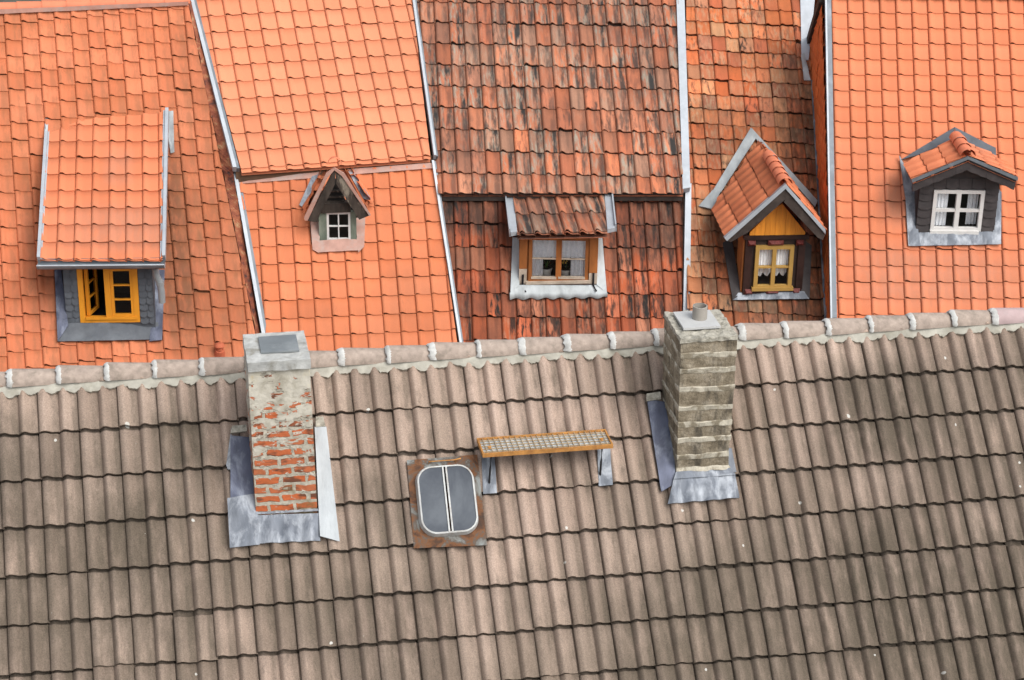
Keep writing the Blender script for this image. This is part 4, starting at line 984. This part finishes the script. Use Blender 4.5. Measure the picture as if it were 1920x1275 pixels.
# ---- low window under the eave of house 3
f3 = Fr(H3L.P(1046, 535, .02), 0)
ov = .20
wn = rect(f3, (992.8, 445), (1105, 443), (989.7, 529), (1103, 527)); wr = rect(f3, (974, 440), (1122, 440), (973, 533), (1120, 533))
wn = (wn[0], wn[1], wn[2], wn[3] + .0); top3 = wn[3] + .10
e3L, e3R = f3.at(*f3.uv(971, 439, ov), ov), f3.at(*f3.uv(1140, 434, ov), ov); t3 = H3L.P(1047, 372, .10)
R3 = Pl(e3L, e3R - e3L, t3 - (e3L + e3R) / 2)
m = MB(); front_wall(m, f3, (wr[0], wr[1], wr[2] - .06, top3), wn, -.10, -.02)
for a_ in (wr[0], wr[1] - .04): cheek(m, f3, a_, wr[2], top3 - .03, R3, H3L)
d3 = m.build('dormer', M['wood_brown'], h3, label='low shed dormer with a brown two sash window tucked under the upper eave')
tiles('dormer_roof', R3, (975, 438), (1116, 434), 5, (966, 402.5), 1, SEC_OLD, .017, [(960, 352), (1131, 352), (1139, 438), (970, 441)], M['clay_old'], d3, seed=71, jit=.003, rot=.008)
m = MB(); strip(m, R3, [(958, 443), (970, 441), (960, 352), (947, 352)], -.03, .025); strip(m, R3, [(955, 444), (957.8, 444), (946.8, 352), (944, 352)], -.05, .06)
m.build('verge_flashing', M['zinc'], d3)
m = MB(); strip(m, R3, [(1139, 437), (1153, 434), (1144, 352), (1132, 352)], -.03, .025); strip(m, R3, [(1153.2, 434), (1156, 434), (1147, 352), (1144.2, 352)], -.05, .06)
m.build('verge_flashing', M['zinc'], d3)
# posts, sill, brackets
for q, mt in (([(974, 440), (990, 440), (988, 504), (973.5, 504)], 'wood_brown'), ([(1106, 440), (1122, 440), (1120, 512), (1104.5, 512)], 'wood_brown'), ([(973.5, 504.5), (988, 504.5), (987, 532), (972.5, 532)], 'wood_bleached'), ([(1104.5, 512.5), (1120, 512.5), (1119, 532), (1104, 532)], 'wood_bleached')):
    m = MB(); fpoly(m, f3, q, .025, -.02); m.build('window_post', M[mt], d3)
window(f3, wn, .045, 2, 1, M['wood_brown'], d3, k=.012, mull=.07, thick=.05)
ym = f3.uv(1046, 485.5)[1]
for xa, xb in ((1001, 1041), (1052, 1095)):
    aa, bb = f3.uv(xa, 485)[0], f3.uv(xb, 485)[0]
    MB().fbox(f3, aa - .02, bb + .02, ym - .007, ym + .007, -.03, .004).build('glazing_bar', M['wood_bleached'], d3)
    hb = f3.uv(xa, 519)[1]; MB().fbox(f3, aa - .03, bb + .02, hb - .022, hb + .006, -.03, .02).build('sash_rail', M['wood_bleached'], d3)
m = MB(); fpoly(m, f3, [(986, 529.5), (1107, 527), (1107, 531.5), (986, 534)], .05, -.03); m.build('window_sill', M['wood_bleached'], d3)
for q in ([(980.6, 515), (979.8, 536), (985.7, 548)], [(1113, 512), (1112.3, 534), (1118, 546)]):
    m = MB(); m.tube([f3.at(*f3.uv(*p, .035), .035) for p in q[:2]] + [f3.at(*f3.uv(*q[2], .12), .12)], .013, 8); m.build('bracket', M['iron'], d3)
m = MB(); n_ = 60; tp, bt, b2 = [], [], []
for i in range(n_ + 1):
    t_ = i / n_; x = 956 + 183 * t_; yy = 561 - 3 * t_ + 1.9 * math.cos(t_ * 6.6 * 2 * math.pi + .6)
    tp.append(H3L.P(973 + 148 * t_, 534, .06)); bt.append(H3L.P(x, yy, .058)); b2.append(H3L.P(x, yy, .03))
    if i in (0, n_): pass
m.open = True
n1 = n_ + 1; md = [H3L.P(956 + 183 * i / n_, 549, .075) for i in range(n1)]
m.add(tp + md + bt + b2, [[k_ * n1 + i, k_ * n1 + i + 1, (k_ + 1) * n1 + i + 1, (k_ + 1) * n1 + i] for k_ in range(3) for i in range(n_)], True)
m.build('lead_flashing', M['lead_pale'], d3, label='pale zinc apron with a wavy lower edge')
for q in ([(957, 550), (974, 534), (973, 445), (961, 445)], [(1119, 534), (1138, 550), (1129, 440), (1120, 440)]): patch(H3L, q, .075, 4, 10, .006, 8, .03).build('lead_flashing', M['lead_pale'], d3)
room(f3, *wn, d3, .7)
a0, a1, h0, h1_ = wn; mid = (a0 + a1) / 2
hv_ = f3.uv(1020, 483)[1]
curtain(f3, a0 + .04, mid - .03, hv_, h1_ - .03, -.035, 'white lace valance behind the upper left pane of the brown framed window', 5, .035)
curtain(f3, mid + .03, a1 - .04, hv_, h1_ - .03, -.035, 'white lace valance behind the upper right pane of the brown framed window', 5, .035)
curtain(f3, a0 + .04, f3.uv(1018, 500)[0], h0 + .03, hv_ + .02, -.040, 'white lace side curtain left of the pot in the brown framed window', 3, .0)
curtain(f3, f3.uv(1070, 500)[0], a1 - .04, h0 + .03, hv_ + .02, -.040, 'white lace side curtain at the right end of the brown framed window', 4, .0)
def leafm(m, p, d, ln, wd, droop):
    sd_ = d.cross(Z).normalized(); pts = []
    for i in range(7):
        t_ = i / 6; c_ = p + d * ln * t_ + Z * (-droop * t_ * t_); ww = wd * math.sin(math.pi * (.08 + .9 * t_)); pts += [c_ - sd_ * ww, c_ + sd_ * ww]
    m.add(pts, [[i, i + 1, i + 3, i + 2] for i in range(0, 12, 2)], True)
def plant(fr, px, label, flower, k, leaves):
    a_, h_ = fr.uv(*px, k); pb = fr.at(a_, h_, k)
    t_ = thing('potted_plant', pb, label, 'plant')
    m = MB(); m.open = True; m.tube([pb, pb + Z * .02, pb + Z * .11, pb + Z * .125, pb + Z * .125, pb + Z * .10], [.05, .055, .072, .075, .066, .06], 18); m.build('pot', M['pot'], t_)
    m = MB(); m.open = True
    for (dx, dz, ln) in leaves: leafm(m, pb + Z * .11, (fr.E * dx + Z * dz + fr.N * .15).normalized(), ln, .014, .03)
    m.build('leaves', M['leaf'], t_)
    if flower:
        m = MB()
        for i in range(6):
            q = pb + Z * (.20 + .025 * (i % 3)) + fr.E * (-.03 + .012 * i); m.tube([q, q + Z * .02], [.014, .006], 8)
        m.build('flower', M['petal'], t_)
hB = h0 + .045
ppx = (1024, 519)
plant(f3, ppx, 'white pot with long green leaves behind the lower left pane', False, -.13, [(-.5, .9, .22), (-.2, 1, .25), (.3, .9, .2), (.6, .8, .16), (-.7, .6, .16), (.1, 1, .16)])
plant(f3, (1059, 521), 'small yellow flowering pot plant behind the lower right pane', True, -.13, [(.9, .1, .3), (.7, .5, .18), (-.3, .9, .16), (.2, .9, .14)])

# ---- timber framed gable dormer on house 4
f4_ = Fr(H4.P(1447, 550, .02), 5)
ov = .26
wn = rect(f4_, (1417, 460.6), (1489.7, 457.4), (1410.6, 542.2), (1482, 538.5)); wr = rect(f4_, (1402, 441), (1512, 437), (1388, 552), (1502, 548.5))
m = MB(); front_wall(m, f4_, (wr[0], wr[1], wr[2] - .08, wr[3]), wn, -.10, -.004)
for a_ in (wr[0], wr[1] - .04): cheek(m, f4_, a_, wr[2], wr[3] + .02, Pl(f4_.O, f4_.E, -f4_.N), H4)
d4 = m.build('dormer', M['wood_black'], h4, label='timber framed gable dormer with carved red blocks and an ochre window')
A4, _e = gable_roof(f4_, (1473, 347), (1361, 447), (1547, 434), ov, H4, M['clay_dormer'], SEC_MIX, .19, .24, .014, d4, M['ridge_clay'], 5, .215, 81, .085, lift=.18)
m = MB(); fpoly(m, f4_, [(1358, 446), (1473, 345), (1473, 354), (1363, 452)], ov + .02, ov - .03); fpoly(m, f4_, [(1473, 345), (1548, 430), (1548, 439), (1473, 354)], ov + .02, ov - .03); m.build('verge_flashing', M['zinc'], d4)
m = MB(); fpoly(m, f4_, [(1363, 452), (1473, 354.3), (1472, 374), (1459, 386), (1402, 436), (1371, 453.5)], ov, ov - .05); m.build('barge_board', M['wood_grey'], d4)
m = MB(); fpoly(m, f4_, [(1473.2, 354.3), (1547, 440), (1543, 450), (1534, 446), (1470, 379), (1472.2, 374)], ov, ov - .05); m.build('barge_board', M['wood_grey'], d4)
m = MB(); nb = 11
gt = [f4_.uv(*q) for q in [(1405, 437.5), (1509, 434), (1463.3, 380)]]
for i in range(nb):
    xa = gt[0][0] + (gt[1][0] - gt[0][0]) * i / nb; xb = gt[0][0] + (gt[1][0] - gt[0][0]) * (i + 1) / nb
    def ht(x): return gt[0][1] + (gt[2][1] - gt[0][1]) * min(1, max(0, (x - gt[0][0]) / (gt[2][0] - gt[0][0])) if x < gt[2][0] else (gt[1][0] - x) / (gt[1][0] - gt[2][0])) + .02
    m.prism([f4_.at(xa, wr[3] - .005, .03 + .003 * (i % 2)), f4_.at(xb - .002, wr[3] - .005, .03 + .003 * (i % 2)), f4_.at(xb - .002, ht(xb), .03 + .003 * (i % 2)), f4_.at(xa, ht(xa), .03 + .003 * (i % 2))], f4_.N * -.03)
m.build('gable_boards', M['wood_orange'], d4)
m = MB(); m.fbox(f4_, wr[0] - .03, wr[1] + .03, wr[3] - .055, wr[3], -.05, .045); m.fbox(f4_, wr[0], wr[1], wr[2] - .03, wr[2] + .07, -.05, .028)
for x0, x1 in ((wr[0] - .0, wr[0] + .085), (wr[1] - .085, wr[1])): m.fbox(f4_, x0, x1, wr[2] + .07, wr[3] - .055, -.05, .022)
m.build('timber_frame', plain('dark red brown timber', (.032, .015, .012), .5, 0, .3, 10, .3), d4)
m = MB(); mid = (wr[0] + wr[1]) / 2
for y, (s1, s2) in ((wr[3] - .145, (.10, .20)), (wr[2] + .0, (.10, .18))):
    for c_, w_ in ((wr[0] + .075, s1), (mid, s2), (wr[1] - .075, s1)):
        hh = .075; q = [f4_.at(c_ - w_ / 2, y, .025), f4_.at(c_ + w_ / 2, y, .025), f4_.at(c_ + w_ / 2, y + hh, .025), f4_.at(c_ - w_ / 2, y + hh, .025), f4_.at(c_ - w_ * .28, y + hh * .5, .07), f4_.at(c_ + w_ * .28, y + hh * .5, .07)]
        MB().add(q, [[0, 1, 5, 4], [1, 2, 5], [2, 3, 4, 5], [3, 0, 4]]).build("carved_block", M["wood_red"], d4)
window(f4_, wn, .05, 2, 2, M['wood_ochre'], d4, k=.035, mull=.05, munt=.024, thick=.06)
m = MB(); m.fbox(f4_, wn[0] - .02, wn[1] + .02, wn[2] - .015, wn[2] + .03, .0, .06); m.build('window_sill', M['wood_ochre'], d4)
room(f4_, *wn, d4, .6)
m = MB(); m.prism([f4_.at(wr[0] - .004, wr[2], -.012), f4_.at(wr[0] - .004, wr[3] - .05, -.012), f4_.at(wr[0] - .004, wr[3] - .05, -.35), f4_.at(wr[0] - .004, wr[2] + .32, -.35)], f4_.E * -.02); m.build('cheek_boards', M['wood_brown'], d4)
for q, nm in (([(1310, 386), (1336, 392), (1352, 357), (1336, 356)], 0), ([(1336, 358), (1352, 360), (1418, 258), (1408, 239)], 0), ([(1528, 388), (1533, 376), (1409, 239), (1414, 256)], 0)):
    patch(H4, q, .06, 4, 14, .01, 8, .03).build('lead_flashing', M['lead_mid'] if nm == 0 else M['lead'], d4)
m = MB(); m.sheet([H4.P(*q, .06) for q in [(1374, 562), (1517, 560), (1508, 546), (1384, 549)]], 16, 4, .01, 10, H4.N, 0, .015); m.build('lead_flashing', M['lead'], d4)
for q in ([(1374, 562), (1390, 552), (1372, 445), (1355, 455)], [(1502, 552), (1518, 562), (1522, 460), (1508, 450)]): patch(H4, q, .055, 4, 12, .01, 9).build('lead_flashing', M['slate'], d4)
a0, a1, h0, h1_ = wn; mid = (a0 + a1) / 2; hm = (h0 + h1_) / 2; lo = h0 + (h1_ - h0) * .30
curtain(f4_, a0 + .05, mid - .01, hm - .02, h1_ - .05, -.06, 'upper left white lace curtain in the ochre window of the timber framed dormer', 5, .02)
curtain(f4_, mid + .02, a1 - .05, hm - .02, h1_ - .05, -.06, 'upper right white lace curtain in the ochre window of the timber framed dormer', 5, .02)
curtain(f4_, a0 + .05, mid - .01, lo, hm + .0, -.10, 'lower left scalloped cafe curtain in the ochre window of the timber framed dormer', 4, .05)
curtain(f4_, mid + .02, a1 - .05, lo, hm + .0, -.10, 'lower right scalloped cafe curtain in the ochre window of the timber framed dormer', 4, .05)

# ---- slate clad dormer on house 5
f5 = Fr(H5.P(1790, 437, .02), 1)
ov = .22
wn = rect(f5, (1751, 356.6), (1847.6, 355.6), (1743.6, 432), (1837.8, 433)); wr = rect(f5, (1722.6, 355), (1873.5, 351), (1718, 435), (1864.3, 435))
apx, fl, fr5 = f5.uv(1815.4, 296, ov), f5.uv(1711, 337, ov), f5.uv(1907, 334, ov)
m = MB(); front_wall(m, f5, (wr[0], wr[1], wr[2] - .05, wn[3]), wn, -.10, -.01)
m.prism([f5.at(wr[0], wn[3], -.10), f5.at(wr[1], wn[3], -.10), f5.at(wr[1], fr5[1] - .03, -.10), f5.at(apx[0], apx[1] - .05, -.10), f5.at(wr[0], fl[1] - .03, -.10)], f5.N * .09)
for a_ in (wr[0], wr[1] - .04): cheek(m, f5, a_, wr[2], wn[3] + .02, Pl(f5.O, f5.E, -f5.N), H5)
for x0, x1 in ((wr[0], wn[0] - .005), (wn[1] + .005, wr[1])):
    y = wr[2] - .02
    while y < wn[3] + .0: slate(m, f5, x0, x1, y, .115, -.006); y += .105
x = wr[0]
while x < wr[1] - .05:
    y = wn[3] + .01; lim = fl[1] + (apx[1] - fl[1]) * max(0, min(1, (x + .08 - fl[0]) / (apx[0] - fl[0]))) if x + .08 < apx[0] else fr5[1] + (apx[1] - fr5[1]) * max(0, min(1, (fr5[0] - x - .08) / (fr5[0] - apx[0])))
    if lim - .12 > y: slate(m, f5, x, x + .16, y, min(.14, lim - .09 - y), -.006)
    x += .16
d5 = m.build('dormer', M['slate'], h5, label='dark slate clad dormer with a low tiled gable and a white window')
gable_roof(f5, (1815.4, 294), (1709, 337), (1909, 334), ov + .02, H5, M['clay_bright'], SEC_MIX, .20, .27, .014, d5, M['ridge_clay'], 3, .24, 91, .09, lift=.27)
def barge5(foot, sg):
    m = MB(); n = 5
    A_, F_ = V(apx), V(foot)
    for i in range(n):
        a_, b_ = F_ + (A_ - F_) * (i / n), F_ + (A_ - F_) * ((i + 1) / n)
        w_ = .155; k_ = ov - .003 * (i % 2)
        dn = V((0, -w_)); off = V((.02 * sg, 0))
        q = [a_, b_, b_ + dn, (a_ + b_) / 2 + dn * 1.06, a_ + dn + (off if i == 0 else V((0, 0)))]
        m.prism([f5.at(p.x, p.y, k_) for p in q], f5.N * -.03)
    return m.build('barge_board', M['slate'], d5)
barge5(fl, 1); barge5(fr5, -1)
m = MB(); fpoly(m, f5, [(1709, 337), (1815.4, 293.5), (1815.4, 299), (1711, 342.5)], ov + .03, ov - .01); fpoly(m, f5, [(1815.4, 293.5), (1909, 333), (1908, 339), (1815.4, 299)], ov + .03, ov - .01); m.build('verge_flashing', M['zinc_dark'], d5)
window(f5, wn, .045, 2, 2, M['white_paint'], d5, k=.02, mull=.055, munt=.035, thick=.06)
m = MB(); m.fbox(f5, wn[0] - .005, wn[1] - .03, wn[2] - .03, wn[2] + .012, .0, .05); m.build('window_sill', M['white_paint'], d5)
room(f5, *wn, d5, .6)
a0, a1, h0, h1_ = wn
m = MB(); 
for q in ([(1703, 460), (1722, 437), (1722, 358), (1698, 372)], [(1698, 372), (1724, 372), (1712, 338), (1686, 291)], [(1862, 437), (1877, 458), (1878, 360), (1868, 348)]):
    patch(H5, q, .06, 6, 12, .012, 9, .02).build('lead_flashing', M['lead'], d5)
m = MB(); m.sheet([H5.P(*q, .062) for q in [(1703, 461), (1877, 458), (1866, 434), (1718, 436)]], 24, 6, .014, 9, H5.N, 0, .02); m.build('lead_flashing', M['lead'], d5)
for q in ([(1688, 300), (1722, 290), (1788, 262), (1790, 238)], [(1790, 238), (1793, 262), (1868, 295), (1867, 277)]):
    c4 = [H5.P(*p, .065) for p in q]
    MB().sheet([H5.P(*q[0], .065), H5.P(*q[1], .10), H5.P(*q[2], .10), H5.P(*q[3], .065)], 10, 6, .006, 9, H5.N, 0, .02).build('lead_flashing', M['slate_grey'], d5)
curtain(f5, a0 + .04, a0 + .21, h0 + .03, h1_ - .04, -.10, 'plain pale curtain at the left of the white dormer window', 4, 0.0)
curtain(f5, a0 + .47, a0 + .60, h0 + .03, h1_ - .04, -.16, 'plain pale curtain in the right half of the white dormer window', 3, 0.0)

# ------------------------------------------------------------------ ground and far wall
MB().add([V((-600, -200, 0)), V((600, -200, 0)), V((600, 1200, 0)), V((-600, 1200, 0))], [[0, 1, 2, 3]]).build('ground', M['soil'], None, None, 'structure')
